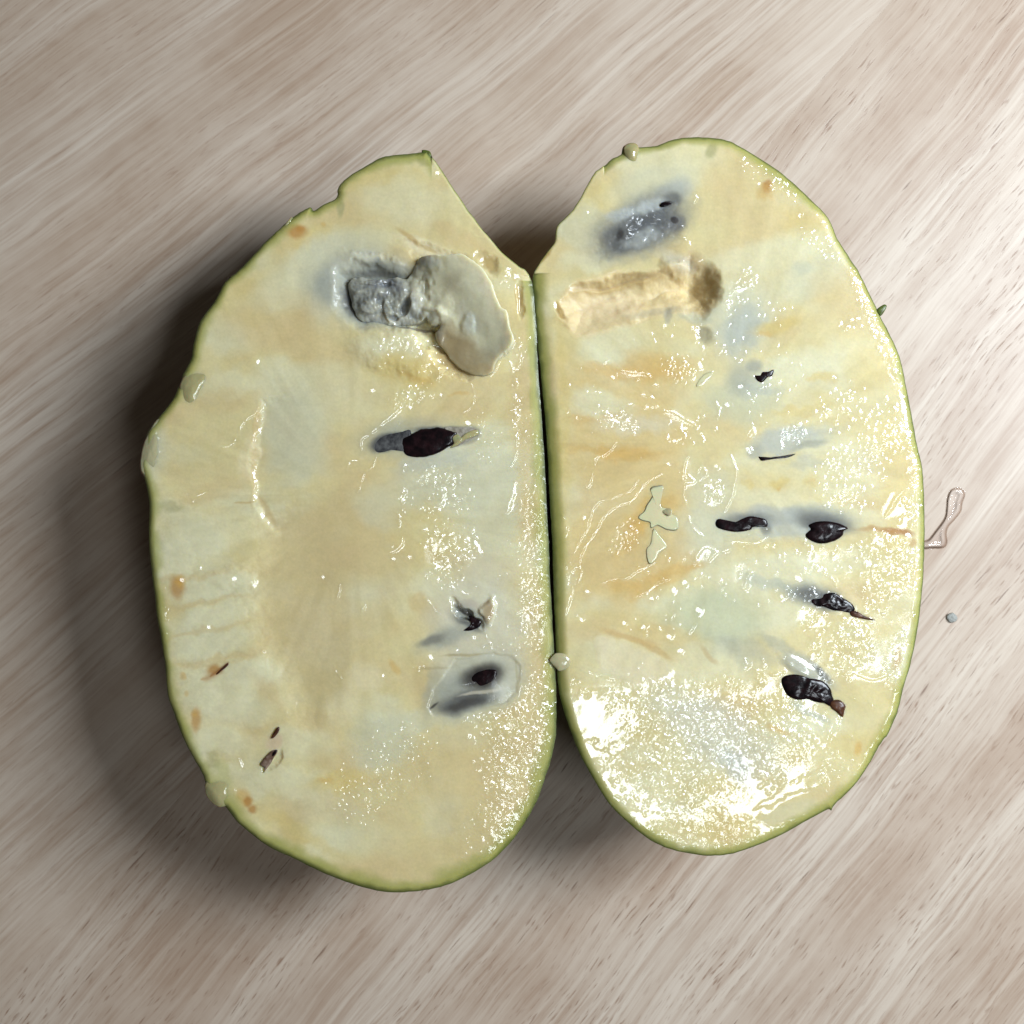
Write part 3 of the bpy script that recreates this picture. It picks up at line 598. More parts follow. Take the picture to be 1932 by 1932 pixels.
w_, m, sd = L.poly('F', [(610,1540),(640,1440),(700,1360),(800,1380),(870,1310),(950,1300),(1030,1350),(1000,1400),(900,1420),(840,1440),(760,1500),(780,1560),(700,1600),(660,1660)], 2.5, .9); L.F[w_] = L.F[w_] * (1 - .8 * m) + 1.3e-4 * m; L.micro[w_] *= 1 - m
for a in [('F', 830, 1450, 200, 160, 0, .85), ('F', 780, 950, 170, 70, 10, .6), ('F', 800, 1080, 90, 60, 20, .6), ('F', 1320, 450, 40, 240, 0, .7), ('F', 1290, 1080, 34, 120, 6, .8), ('F', 1430, 1450, 90, 500, -3, .6),
          ('F', 540, 1080, 60, 120, 0, .6), ('F', 430, 1430, 70, 50, 0, .7), ('N', 820, 880, 230, 110, 10, .72), ('N', 1780, 1000, 80, 100, 0, .75), ('N', 1740, 350, 90, 80, 0, .7), ('F', 560, 330, 130, 80, -20, .65), ('J', 1200, 250, 100, 260, 0, .6),
          ('F', 470, 480, 60, 60, 0, .7), ('F', 220, 660, 24, 70, 0, .7), ('J', 760, 720, 80, 24, -8, .8), ('F', 760, 1680, 160, 60, 20, .6), ('F', 1100, 620, 120, 220, 0, .5), ('E', 270, 700, 50, 120, 0, .6), ('I', 215, 300, 30, 380, 6, .55), ('I', 1650, 1500, 240, 260, 15, .5), ('J', 300, 1200, 260, 250, 0, .45)]:
    shine(L, *a)
w_, m = L.ell('J', 800, 740, 360, 230, -18, .4, .5); L.DRY[w_] = np.maximum(L.DRY[w_], .8 * m)
def rim_l(X, Y):
    cut = (X > 815) & (Y < 530)
    r = 24 + 10 * sstep(1350, 1650, Y) + 8 * sstep(330, 290, Y) * (X < 800) + 4 * (X > 1000)
    return np.where(cut, 3.0, r)
finish(L, 31, rim_l, lambda X, Y: (np.where((X > 815) & (Y < 520), 5.0, 14.0 + 12 * sstep(960, 1040, X)), np.where((X > 815) & (Y < 520), 1.5e-4, 5e-4 - 2.5e-4 * sstep(900, 1030, X))))

# ------------------------------------------------------------------ right half
R = base_field(OR, 51, None, None); P = R.paint
P(PALE, 'O', 1240, 320, 90, 45, 0, .7); P(YEL, 'O', 1150, 365, 40, 30, -40, .45); P(TAN, 'O', 1375, 330, 45, 60, 0, .5); P(OLV, 'C', 1290, 240, 40, 60, 20, .8, .8, .4)
P(TAN, 'O', 1430, 400, 90, 60, 20, .6); P(CREAM, 'O', 1330, 430, 50, 60, 0, .5); P(YEL, 'O', 1520, 430, 50, 25, 40, .4)
P(PALE, 'O', 1440, 480, 120, 28, -12, .7); P(BLUE, 'O', 1400, 600, 60, 85, 30, .9); P((.42,.45,.42), 'O', 1400, 620, 34, 50, 30, .8); P(BLUE, 'O', 1540, 520, 80, 34, -30, .6)
P(TAN, 'O', 1590, 560, 60, 60, 40, .55); P((.50,.52,.42), 'D', 500, 1100, 90, 60, 0, .5); P(YEL, 'D', 320, 1520, 170, 50, -14, .8, .9, .5); P(AMB, 'D', 230, 1580, 60, 22, -14, .4)
P(PALE, 'O', 1560, 690, 100, 34, -15, .75); P(YEL, 'O', 1640, 700, 50, 50, 0, .45); P(YEL, 'H', 640, 210, 90, 40, -10, .6); P(YEL, 'H', 470, 440, 190, 40, -14, .6); P(AMB, 'H', 560, 470, 50, 14, -10, .35)
P(YEL, 'H', 310, 960, 60, 50, 0, .75); P(AMB, 'H', 330, 985, 26, 16, 0, .5); P(YEL, 'H', 570, 940, 70, 60, 0, .75); P(AMB, 'H', 560, 950, 26, 16, 0, .45); P(YEL, 'H', 740, 930, 60, 20, 0, .5); P(YEL, 'H', 80, 980, 40, 20, 0, .5)
P(CREAM, 'O', 1560, 800, 90, 40, -10, .6); P(PALE, 'O', 1600, 890, 80, 50, 0, .6); P(PALE, 'O', 1560, 970, 110, 22, 5, .8); P(PALE, 'O', 1440, 940, 70, 20, 0, .7)
P(BLUE, 'O', 1330, 1010, 55, 60, 0, .9); P(BLUE, 'O', 1340, 920, 50, 40, 0, .6); P(BLUE, 'O', 1460, 995, 130, 26, 2, .8); P(PALE, 'O', 1450, 1090, 110, 30, 8, .75); P((.52,.55,.40), 'O', 1350, 1170, 90, 60, 0, .8)
P(BLUE, 'O', 1500, 830, 90, 24, -8, .6); P((.50,.52,.40), 'O', 1400, 760, 70, 40, 0, .6)
# amber heart
w_, m, sd = R.poly('O', [(1080,700),(1180,680),(1280,700),(1290,790),(1285,870),(1300,990),(1310,1060),(1250,1110),(1170,1160),(1090,1130),(1075,1020),(1080,880)], 26, 1.4)
R.C[w_] = R.C[w_] * (1 - .6 * m[..., None]) + np.array((.62, .47, .22)) * .6 * m[..., None]
for a in [(1240,690,60,26,6,.8),(1160,700,60,14,10,.6),(1190,855,55,14,6,.7),(1130,850,80,8,4,.4),(1230,965,50,20,-30,.8),(1195,1010,50,14,-55,.6),(1270,1080,60,9,-22,.7),(1185,1110,36,14,10,.7),(1250,1100,40,8,-20,.5),(1120,790,60,10,0,.4)]:
    P(AMB, 'O', *a[:5], a=a[5] * .7, soft=.95)
P(PALE, 'O', 1130, 760, 60, 24, 10, .8); P((.62,.57,.42), 'O', 1200, 800, 70, 18, 0, .7); P(PALE, 'O', 1130, 640, 80, 28, 0, .6); P(CREAM, 'O', 1130, 520, 60, 20, -10, .8); P(PALE, 'O', 1120, 490, 60, 20, -10, .8)
P(YEL, 'O', 1070, 620, 26, 60, 0, .5); P(YEL, 'O', 1060, 850, 16, 200, 0, .5); P((.62,.50,.27), 'O', 1120, 1190, 60, 24, 0, .6); P((.63,.50,.24), 'O', 1240, 1190, 90, 18, 15, .5)
P(YEL, 'O', 1690, 900, 26, 160, 0, .35); P(YEL, 'O', 1650, 1380, 60, 80, 30, .4); P(AMB, 'K', 1780, 830, 60, 30, 0, .45); P(CREAM, 'O', 1600, 1300, 90, 50, 10, .7); P(PALE, 'O', 1350, 1250, 90, 30, -5, .6)
P((.58,.57,.48), 'O', 1350, 1380, 130, 50, 30, .8); P((.44,.47,.47), 'K', 1480, 1080, 90, 160, -40, .5, .9); P((.58,.50,.26), 'O', 1200, 1400, 90, 60, 0, .4); P(YEL, 'O', 1300, 1560, 150, 30, 0, .4)
# pale lump lower left, with brown line above
w_, m, sd = R.poly('K', [(450,180),(480,150),(560,160),(700,200),(850,240),(960,300),(1020,400),(900,500),(740,520),(560,440),(470,350)], 8, .6)
R.C[w_] = R.C[w_] * (1 - .75 * m[..., None]) + np.array((.70, .64, .46)) * .75 * m[..., None]; R.Z[w_] += 4e-5 * m
P((.56,.38,.16), 'K', 700, 150, 200, 26, 14, .6, .9, .5); P((.50,.34,.14), 'K', 900, 240, 120, 20, 30, .5, .9, .4); P((.50,.36,.17), 'K', 1270, 280, 90, 22, 40, .5, .9, .4); P((.44,.42,.30), 'K', 1430, 210, 80, 40, 40, .5); P((.36,.38,.33), 'M', 380, 480, 200, 40, 25, .55); P((.36,.38,.34), 'O', 1400, 1225, 60, 22, 20, .4)
# upper grey patch and the hollow beside it
P(BLUE, 'C', 850, 480, 300, 110, -14, .7, .8, .5); P((.40,.43,.43), 'C', 1000, 560, 150, 90, -30, .8, .9, .4); P(BLUE, 'C', 330, 820, 170, 140, 0, .7)
P((.22,.23,.23), 'C', 780, 800, 370, 210, -22, .95, .7, .8); P((.10,.11,.13), 'C', 820, 790, 260, 110, -20, .85, .9, .8); P(DGR, 'C', 620, 900, 130, 110, -40, .85, .8, .5); P((.12,.125,.15), 'C', 1050, 780, 60, 70, 0, .7, .9, .5); P(DGR, 'C', 1010, 600, 70, 50, 0, .7, .8, .4)
P((.48,.52,.54), 'C', 850, 650, 110, 44, -18, .7, .8, .4); P((.46,.50,.52), 'C', 640, 700, 110, 40, -12, .6, .8, .4); P((.40,.43,.44), 'C', 780, 880, 140, 50, -20, .6, .8, .6)
P(BLK, 'C', 960, 632, 46, 18, -12, .95, .5, .15); P(BLK, 'C', 1025, 745, 28, 24, 20, .9, .5, .15); P(BLK, 'C', 620, 850, 22, 46, 20, .7, .8, .3)
w_, m, sd = R.poly('C', [(520,720),(700,640),(900,600),(1060,620),(1110,760),(1090,900),(900,980),(700,1010),(480,1020),(450,900)], 16, .9)
R.Z[w_] += m * (1.6e-4 * fbm(R.X[w_] / 22, R.Y[w_] / 15, 77, 3) - .8e-4); R.DRY[w_] = np.maximum(R.DRY[w_], .6 * m)
w_, m, sd = R.poly('C', [(230,1270),(330,1200),(450,1150),(620,1120),(800,1130),(960,1090),(1100,1020),(1150,980),(1230,1070),(1300,1100),(1350,1090),(1345,1200),(1330,1320),(1280,1410),(1150,1430),(980,1450),(820,1480),(620,1550),(440,1590),(300,1580),(200,1480),(170,1380)], 8, .45)
mm = m * sstep(0, 52, sd); R.Z[w_] -= 2.3e-3 * mm; R.DRY[w_] = np.maximum(R.DRY[w_], 1.0 * m)
R.C[w_] = R.C[w_] * (1 - .8 * m[..., None]) + np.array((.66, .54, .33)) * .8 * m[..., None]
R.Z[w_] += m * 2.2e-4 * fbm(R.X[w_] / 40, R.Y[w_] / 26, 78, 3)
R.dent(.9e-3, 'C', 600, 1380, 330, 100, -8, .95, .8); R.dent(-1.3e-3, 'C', 1220, 1250, 110, 150, 15, .95, .7); R.dent(6e-4, 'C', 1040, 1110, 110, 60, 30, .7, .6); R.dent(-5e-4, 'C', 600, 1190, 280, 30, -10, .8, .4)
P((.74,.62,.42), 'C', 520, 1380, 260, 100, -6, .8, .8, .6); P((.46,.33,.15), 'C', 640, 1200, 380, 44, -10, .7, .9, .5); P((.36,.26,.12), 'C', 1250, 1270, 90, 150, 10, .75, .8, .5); P((.42,.32,.17), 'C', 1180, 1060, 80, 70, 30, .7, .8, .5)  # brown shade at the hollow's right end and upper edge is painted in
P((.42,.28,.09), 'C', 205, 1425, 22, 66, -35, .85, .8, .6); R.dent(-2.5e-4, 'C', 205, 1420, 22, 66, -35, .9, .6); P((.56,.53,.44), 'C', 1050, 1050, 140, 60, 20, .7, .8, .5); P((.40,.37,.28), 'C', 900, 1430, 240, 26, -6, .5, .8, .6)
P((.30,.27,.18), 'C', 1240, 1580, 60, 70, -20, .7, .8, .5); R.dent(-2e-4, 'C', 1240, 1580, 60, 70, -20, .95); P((.33,.33,.29), 'C', 980, 1450, 30, 50, 10, .6, .8, .4); P((.42,.44,.37), 'C', 1200, 1450, 130, 40, -10, .6)
P((.42,.28,.10), 'C', 90, 1010, 60, 14, -48, .7, .7, .2)
# blemishes
P((.42,.2,.05), 'D', 250, 505, 34, 40, 20, .8, .9, .5); P(AMB, 'D', 240, 540, 60, 50, 30, .4)
P((.36,.15,.04), 'H', 1190, 1310, 110, 24, 6, .85, .9, .6); P((.46,.26,.08), 'H', 1060, 1300, 170, 16, 4, .6, .9, .6); P((.45,.24,.07), 'H', 1290, 1390, 36, 46, 0, .5); P((.5,.3,.1), 'M', 1190, 540, 34, 90, 15, .5); P(AMB, 'M', 900, 1190, 26, 50, 10, .6, .9, .3)
# halos round the seeds
P(GRY, 'G', 1500, 210, 100, 110, 0, .6, 1, .4); P(GRY, 'G', 1600, 120, 60, 44, 30, .7, .9, .4); P((.42,.45,.42), 'G', 1650, 300, 160, 50, -10, .5)
P((.44,.47,.46), 'H', 400, 650, 260, 80, -10, .7); P(GRY, 'H', 560, 690, 130, 26, -14, .6, 1, .4); P(GRY, 'H', 160, 740, 70, 60, 0, .5); P((.40,.43,.41), 'H', 520, 810, 140, 34, -10, .4)
P((.40,.43,.44), 'H', 300, 1210, 360, 70, 4, .75); P(GRY, 'H', 640, 1230, 230, 90, 8, .95, .9, .4); P(DGR, 'H', 660, 1260, 180, 66, 8, .9, .9, .3); P(DGR, 'G', 1560, 1230, 170, 50, 0, .7, .9, .3); P((.42,.45,.44), 'H', 420, 1320, 220, 40, 0, .6); P(DGR, 'G', 1690, 1290, 40, 40, 0, .6, .9, .3)
P(GRY, 'H', 560, 1780, 210, 80, 14, .95, 1, .4); P(DGR, 'H', 620, 1800, 170, 62, 18, .9, .9, .4); P((.42,.46,.42), 'H', 250, 1690, 180, 50, 12, .5)
P((.36,.38,.36), 'M', 560, 640, 200, 60, 32, .75, .8, .3); P(DGR, 'M', 640, 650, 90, 22, 46, .7, .9, .2); P((.46,.48,.42), 'M', 450, 600, 130, 50, 30, .7, .7, .3); P((.44,.47,.44), 'M', 560, 920, 150, 34, 30, .6)
R.dent(2e-4, 'M', 470, 600, 130, 46, 32, .9, .2)
# wet relief
for k, pts, wd, h in [
  ('G', [(510,100),(550,55)], 1.8, 1.3), ('G', [(610,130),(680,150),(720,160),(800,160),(850,190)], 4.0, 1.5), ('G', [(840,220),(900,260)], 4, 1.4), ('G', [(235,265),(260,245)], 2.4, 1.3),
  ('G', [(1190,250),(1240,190),(1290,150)], 3.2, 1.5), ('G', [(1330,370),(1350,440),(1340,510)], 2.2, 1.4), ('G', [(640,410),(720,390),(820,410),(900,410)], 4, 1.4), ('G', [(740,310),(800,320),(870,350)], 3.6, 1.3),
  ('G', [(940,440),(1000,430),(1070,470),(1180,550)], 4.4, 1.5), ('G', [(500,440),(540,490),(620,530),(750,560)], 5, 1.5), ('G', [(440,830),(460,780),(540,740),(600,660)], 3, 1.4), ('G', [(340,880),(380,840)], 2.2, 1.3), ('G', [(360,990),(410,980),(430,880)], 2.4, 1.3),
  ('G', [(300,1470),(360,1350),(400,1270),(430,1170),(480,1100),(560,1080),(640,1040)], 2.4, 1.5), ('G', [(640,1030),(700,1010),(760,940)], 2.0, 1.4), ('G', [(330,1570),(350,1490),(400,1390),(450,1310),(510,1210),(600,1140),(720,1070),(830,950),(930,900)], 2.3, 1.6),
  ('G', [(330,1680),(345,1600),(310,1570),(260,1610)], 2.2, 1.5), ('G', [(170,1690),(210,1640),(260,1610)], 3, 1.4), ('G', [(200,1180),(235,1260),(230,1340),(195,1380)], 3.2, 1.5), ('G', [(290,1710),(260,1820),(225,1930)], 3.2, 1.5),
  ('G', [(450,1710),(560,1670),(680,1650),(780,1590),(880,1540)], 2.2, 1.4), ('G', [(725,1790),(820,1750),(900,1690),(990,1660)], 2.2, 1.5), ('G', [(1430,760),(1470,880),(1460,980),(1420,1090),(1380,1170)], 2.4, 1.6),
  ('G', [(1120,780),(1085,850),(1080,940),(1110,960),(1165,950),(1120,900)], 3, 1.5), ('G', [(1095,960),(1090,1050),(1110,1120)], 1.8, 1.3), ('G', [(1190,890),(1215,850),(1250,860),(1260,900),(1200,945)], 2.2, 1.4), ('G', [(1130,1200),(1160,1280),(1230,1350)], 3, 1.5),
  ('G', [(1150,1560),(1190,1470),(1240,1420),(1320,1460),(1270,1520)], 4, 1.6), ('G', [(1370,1460),(1420,1450)], 3, 1.3), ('G', [(1500,1720),(1540,1720),(1550,1650),(1590,1610)], 3, 1.5), ('G', [(1540,620),(1590,560)], 3.6, 1.4),
  ('G', [(1400,1390),(1500,1395),(1620,1390),(1700,1350)], 1.6, 1.2), ('C', [(1160,630),(1180,590),(1165,560)], 2.6, 1.5), ('C', [(710,810),(780,780),(850,760),(920,750)], 2.2, 1.5), ('C', [(1050,760),(1090,810)], 2.6, 1.5), ('C', [(1080,880),(1140,930)], 3.6, 1.5),
  ('C', [(1460,1250),(1520,1210),(1580,1160)], 5, 1.6), ('C', [(290,1220),(400,1190),(500,1150),(620,1110)], 1.6, 1.3), ('H', [(1100,1210),(1150,1130),(1210,1050),(1270,1010)], 3.2, 1.5), ('H', [(1070,940),(1110,920)], 3, 1.4),
  ('H', [(990,1340),(1060,1390),(1140,1380)], 6, 1.6), ('H', [(890,1400),(930,1440)], 3, 1.4), ('H', [(600,1590),(650,1580)], 3, 1.4), ('H', [(660,1630),(710,1650),(740,1720)], 3.6, 1.5), ('H', [(820,1450),(860,1440)], 2.5, 1.3),
  ('M', [(870,650),(960,680),(1040,690),(1120,660)], 3.6, 1.5), ('M', [(660,580),(720,590),(800,610)], 3, 1.4), ('M', [(810,810),(870,840)], 3.2, 1.4), ('M', [(980,850),(1010,890)], 3, 1.3), ('M', [(800,1090),(860,1100)], 4, 1.4), ('M', [(910,1260),(980,1190)], 3.6, 1.4),
  ('M', [(650,1290),(770,1250)], 4, 1.5), ('M', [(690,1070),(720,990),(780,980)], 5, 1.5), ('M', [(160,630),(200,670)], 3.4, 1.5), ('M', [(80,540),(120,600)], 3, 1.4), ('K', [(430,1100),(440,1070),(500,1080)], 3.4, 1.6), ('K', [(690,1420),(720,1470),(780,1540)], 3, 1.5),
  ('K', [(340,380),(400,410),(460,430)], 2.4, 1.4), ('K', [(480,420),(580,460)], 2.4, 1.4), ('K', [(1110,130),(1180,60)], 2.4, 1.5), ('K', [(640,490),(690,510)], 3, 1.4)]:
    R.ridge(H * h, k, pts, wd * 1.25, .25)
for k, cx, cy, rx, ry, an, n, r in [
  ('D', 100, 340, 100, 60, 40, 60, (1.5, 3)), ('D', 330, 470, 170, 60, 45, 110, (1.4, 3)), ('D', 660, 730, 50, 100, -25, 36, (1.4, 3)), ('D', 640, 920, 170, 90, 30, 100, (1.1, 2.2)), ('D', 920, 1260, 60, 200, -22, 130, (1.5, 3.4)), ('D', 1080, 1600, 60, 260, -28, 170, (1.5, 3.4)),
  ('D', 1180, 1800, 50, 160, -25, 110, (1.5, 3.6)), ('D', 840, 1490, 90, 50, 0, 26, (1.5, 3)), ('H', 1240, 200, 60, 220, -20, 120, (1.4, 3)), ('C', 1500, 1250, 90, 230, 30, 55, (1.6, 4)), ('C', 1640, 1500, 200, 260, 0, 90, (1.1, 2.4)), ('C', 1350, 1650, 200, 130, 0, 60, (1.5, 3.4)),
  ('C', 1000, 1560, 260, 60, -10, 40, (1.4, 3.2)), ('C', 1020, 1800, 130, 130, 0, 120, (1.2, 2.4)), ('C', 800, 770, 180, 70, -20, 30, (1.4, 2.8)), ('C', 1000, 900, 220, 140, 0, 40, (1.3, 2.6)), ('G', 1050, 120, 150, 90, 40, 120, (1.1, 2.2)), ('G', 600, 500, 180, 90, 20, 90, (1.4, 3)),
  ('G', 300, 400, 200, 350, 0, 60, (1.4, 2.6)), ('G', 1100, 500, 200, 200, 0, 40, (2, 4)), ('G', 1700, 270, 170, 90, 0, 40, (1.4, 3)), ('G', 1300, 1030, 80, 90, 0, 70, (1.6, 3.6)), ('G', 650, 1350, 100, 170, 30, 110, (1.2, 2.4)), ('G', 220, 1650, 90, 140, 0, 70, (1.5, 3)), ('G', 1100, 1650, 400, 200, 0, 50, (1.4, 3.6)),
  ('G', 1600, 1600, 350, 300, 0, 70, (1.2, 3)), ('G', 850, 700, 700, 600, 0, 70, (1.0, 2)), ('H', 400, 300, 500, 250, -20, 120, (1.0, 2)), ('H', 780, 430, 200, 150, -30, 100, (1.4, 3)), ('H', 420, 610, 120, 90, 0, 50, (1.6, 3.6)), ('H', 900, 780, 350, 170, -20, 200, (1.2, 2.6)), ('H', 1090, 560, 160, 260, 0, 150, (1.2, 2.8)),
  ('H', 1320, 850, 70, 260, -8, 160, (1.4, 3.2)), ('H', 1300, 1130, 90, 140, 20, 120, (1.6, 4)), ('H', 800, 1050, 220, 110, 10, 90, (1.4, 3)), ('H', 700, 1500, 320, 120, 0, 80, (1.4, 3.4)), ('H', 1130, 1550, 170, 200, 0, 230, (1.6, 4.4)), ('H', 1020, 1750, 120, 200, 0, 130, (1.4, 3.4)), ('H', 600, 1780, 240, 70, 15, 60, (1.4, 3)),
  ('H', 1340, 1700, 40, 300, 3, 150, (1.1, 2.2)), ('M', 850, 450, 140, 200, 0, 260, (1.6, 4.2)), ('M', 560, 250, 130, 90, 10, 70, (1.2, 2.6)), ('M', 1180, 560, 90, 250, 10, 120, (1.4, 3.2)), ('M', 650, 430, 120, 100, 0, 26, (2, 4)), ('M', 640, 730, 90, 90, 40, 22, (1.6, 3.4)), ('M', 250, 620, 180, 100, 0, 20, (2, 4)),
  ('M', 760, 1300, 140, 120, -30, 60, (1.4, 3)), ('M', 400, 1000, 260, 180, 15, 420, (1.6, 3.8)), ('M', 480, 1680, 200, 120, -35, 220, (1.1, 2.2)), ('K', 1000, 600, 260, 130, 10, 220, (1.8, 4)), ('K', 1000, 1000, 420, 330, 20, 900, (1.6, 3.8)), ('K', 750, 1250, 300, 160, 30, 260, (1.4, 3)),
  ('K', 1200, 1600, 420, 110, 5, 420, (1.2, 3)), ('K', 650, 1500, 60, 120, -40, 50, (2, 4)), ('K', 600, 620, 160, 60, 0, 90, (1.8, 4)), ('K', 1400, 480, 260, 50, 4, 60, (1.4, 3)), ('K', 300, 500, 150, 50, 10, 40, (1.2, 2.4)), ('K', 1600, 800, 260, 200, 10, 380, (1.6, 3.6)), ('K', 1700, 1150, 90, 130, -20, 110, (1.8, 4)),
  ('K', 850, 60, 300, 90, 0, 22, (1.8, 3.6)), ('K', 700, 350, 200, 100, 0, 16, (1, 2))]:
    R.scatter(k, cx, cy, rx, ry, an, n, r, h=1.0)
for k, x, y, r in [('C', 720, 290, 15), ('C', 1400, 1360, 11), ('C', 950, 1510, 7), ('C', 390, 695, 6), ('D', 480, 710, 7), ('D', 190, 480, 6), ('D', 275, 515, 7), ('G', 1205, 110, 11), ('G', 575, 190, 8), ('G', 1025, 650, 8), ('G', 1220, 610, 9), ('G', 1090, 575, 9), ('G', 1330, 840, 9), ('G', 1555, 720, 8),
                   ('G', 1490, 270, 8), ('G', 1410, 400, 9), ('G', 975, 825, 6), ('G', 320, 490, 6), ('G', 490, 310, 5), ('G', 455, 305, 5), ('G', 390, 305, 5), ('G', 375, 1225, 8), ('G', 440, 1155, 7), ('G', 1195, 1885, 12), ('G', 1090, 1690, 10), ('G', 1010, 1740, 10), ('G', 865, 1790, 9), ('G', 390, 1745, 7), ('G', 325, 1915, 7),
                   ('H', 105, 720, 9), ('H', 120, 590, 12), ('H', 1160, 1350, 8), ('H', 1240, 1370, 11), ('H', 550, 1480, 11), ('H', 465, 1640, 9), ('H', 730, 1495, 7), ('H', 350, 1790, 9), ('H', 80, 1700, 11), ('H', 1150, 1720, 10), ('M', 1150, 660, 10), ('M', 1170, 600, 8), ('M', 575, 520, 8), ('M', 595, 405, 9), ('M', 705, 530, 7), ('M', 1090, 1000, 11), ('M', 985, 1040, 8),
                   ('M', 1070, 1150, 8), ('M', 650, 1430, 10), ('M', 620, 1150, 12), ('K', 985, 140, 10), ('K', 800, 65, 10), ('K', 655, 40, 8), ('K', 1060, 245, 9), ('K', 350, 10, 8), ('K', 470, 1080, 14), ('K', 690, 1360, 12), ('K', 485, 1190, 7), ('K', 1540, 330, 11), ('K', 1630, 420, 11), ('K', 1660, 470, 9)]:
    x, y = T(k, x, y); R.drop(x, y, r, r * S * .06, 1.25, rng.random() * 3); w_, m = R.ell('O', x, y, r * .62, r * .45, rng.random() * 180, .5, .35); R.glint(w_, m)
grain(R, 'K', 1050, 950, 520, 420, 25, 1.0); grain(R, 'K', 1250, 1580, 480, 150, 0, .9); grain(R, 'M', 300, 1050, 320, 260, 20, 1.0); grain(R, 'M', 500, 1680, 220, 120, -30, .8); grain(R, 'M', 860, 450, 140, 200, 0, .8)
grain(R, 'D', 1080, 1500, 70, 480, -26, .6); grain(R, 'H', 1320, 600, 80, 500, -10, .6); grain(R, 'H', 1130, 1550, 170, 220, 0, .7)
# smooth pools of juice: flat, shining film
for k, pts, h in [('K', [(300,570),(420,540),(560,560),(680,640),(740,740),(760,860),(700,960),(560,950),(440,930),(330,900),(270,780),(240,660)], .7e-4),
                  ('K', [(1590,1400),(1680,1340),(1760,1240),(1840,1170),(2000,1160),(2110,1130),(2120,1190),(1980,1250),(1880,1290),(1780,1330),(1700,1420),(1640,1430)], 1.6e-4),
                  ('M', [(520,960),(620,1020),(680,1040),(740,980),(780,980),(760,1040),(720,1090),(680,1150),(560,1120)], 1.3e-4),
                  ('H', [(980,1340),(1080,1320),(1150,1370),(1100,1410),(1020,1390)], 1.4e-4)]:
    w_, m, sd = R.poly(k, pts, 4, 1.7); R.F[w_] = R.F[w_] * (1 - .75 * m) + h * m + m * 3.6e-5 * fbm(R.X[w_] / 26, R.Y[w_] / 22, 301, 2); R.micro[w_] *= 1 - .75 * m
# smooth patch below the shining strip: film normals turned off the lamp, no highlight
w_, m, sd = R.poly('K', [(1620,1470),(1700,1440),(1800,1360),(1930,1300),(2100,1230),(2160,1300),(2060,1400),(1900,1470),(1750,1520)], 2.5, .5); R.F[w_] *= 1 - m; R.TX[w_] += .12 * m; R.TY[w_] -= .16 * m; R.micro[w_] *= 1 - m
P((.60,.56,.38), 'K', 1850, 1420, 230, 60, -20, .7, .7, .4)
for a in [('H', 1130, 1580, 160, 190, 0, .9), ('M', 850, 450, 130, 180, 0, .85), ('H', 1250, 1180, 60, 110, 20, .75), ('H', 1080, 1370, 110, 60, 0, .9), ('D', 1080, 1560, 34, 420, -27, .6), ('D', 330, 430, 190, 40, 42, .55), ('H', 1180, 150, 46, 200, -20, .7), ('C', 1500, 1220, 70, 160, 30, .7),
          ('C', 1640, 1450, 130, 180, 0, .35), ('G', 600, 500, 160, 70, 20, .7), ('G', 720, 170, 140, 50, 10, .75), ('G', 1050, 480, 150, 50, 30, .75), ('G', 1030, 150, 160, 80, 40, .5), ('G', 1210, 200, 90, 60, 0, .6), ('G', 1300, 1030, 80, 90, 0, .75), ('G', 1120, 900, 60, 120, 0, .7), ('G', 650, 1350, 90, 170, 30, .6),
          ('G', 1220, 1460, 110, 60, 0, .7), ('G', 220, 1640, 60, 100, 0, .7), ('H', 780, 430, 130, 90, -30, .45), ('H', 420, 610, 90, 70, 0, .7), ('H', 900, 780, 260, 100, -20, .42), ('H', 800, 1050, 180, 70, 10, .45), ('H', 1310, 850, 30, 240, -8, .5), ('M', 560, 250, 110, 60, 10, .6), ('C', 780, 780, 160, 60, -18, .6),
          ('M', 960, 690, 110, 30, 10, .7), ('H', 1160, 1130, 60, 110, 30, .7), ('M', 400, 600, 30, 60, 0, .5), ('H', 700, 1500, 240, 70, 0, .35), ('G', 1520, 1640, 80, 90, 0, .6)]:
    shine(R, *a)
def rim_r(X, Y):
    r = 20 + 8 * sstep(1120, 1040, X) - 8 * sstep(1450, 1600, X) * sstep(1400, 1200, Y) + 4 * sstep(1350, 1600, Y) + 4 * sstep(1600, 1700, X)
    return np.where((X < 1140) & (Y < 515), 3.0, r)
finish(R, 61, rim_r, lambda X, Y: (np.where((X < 1140) & (Y < 515), 5.0, 18.0 + 16 * sstep(1100, 1030, X)), np.where((X < 1140) & (Y < 515), 1.5e-4, 5e-4 + 3e-4 * sstep(1120, 1030, X))))

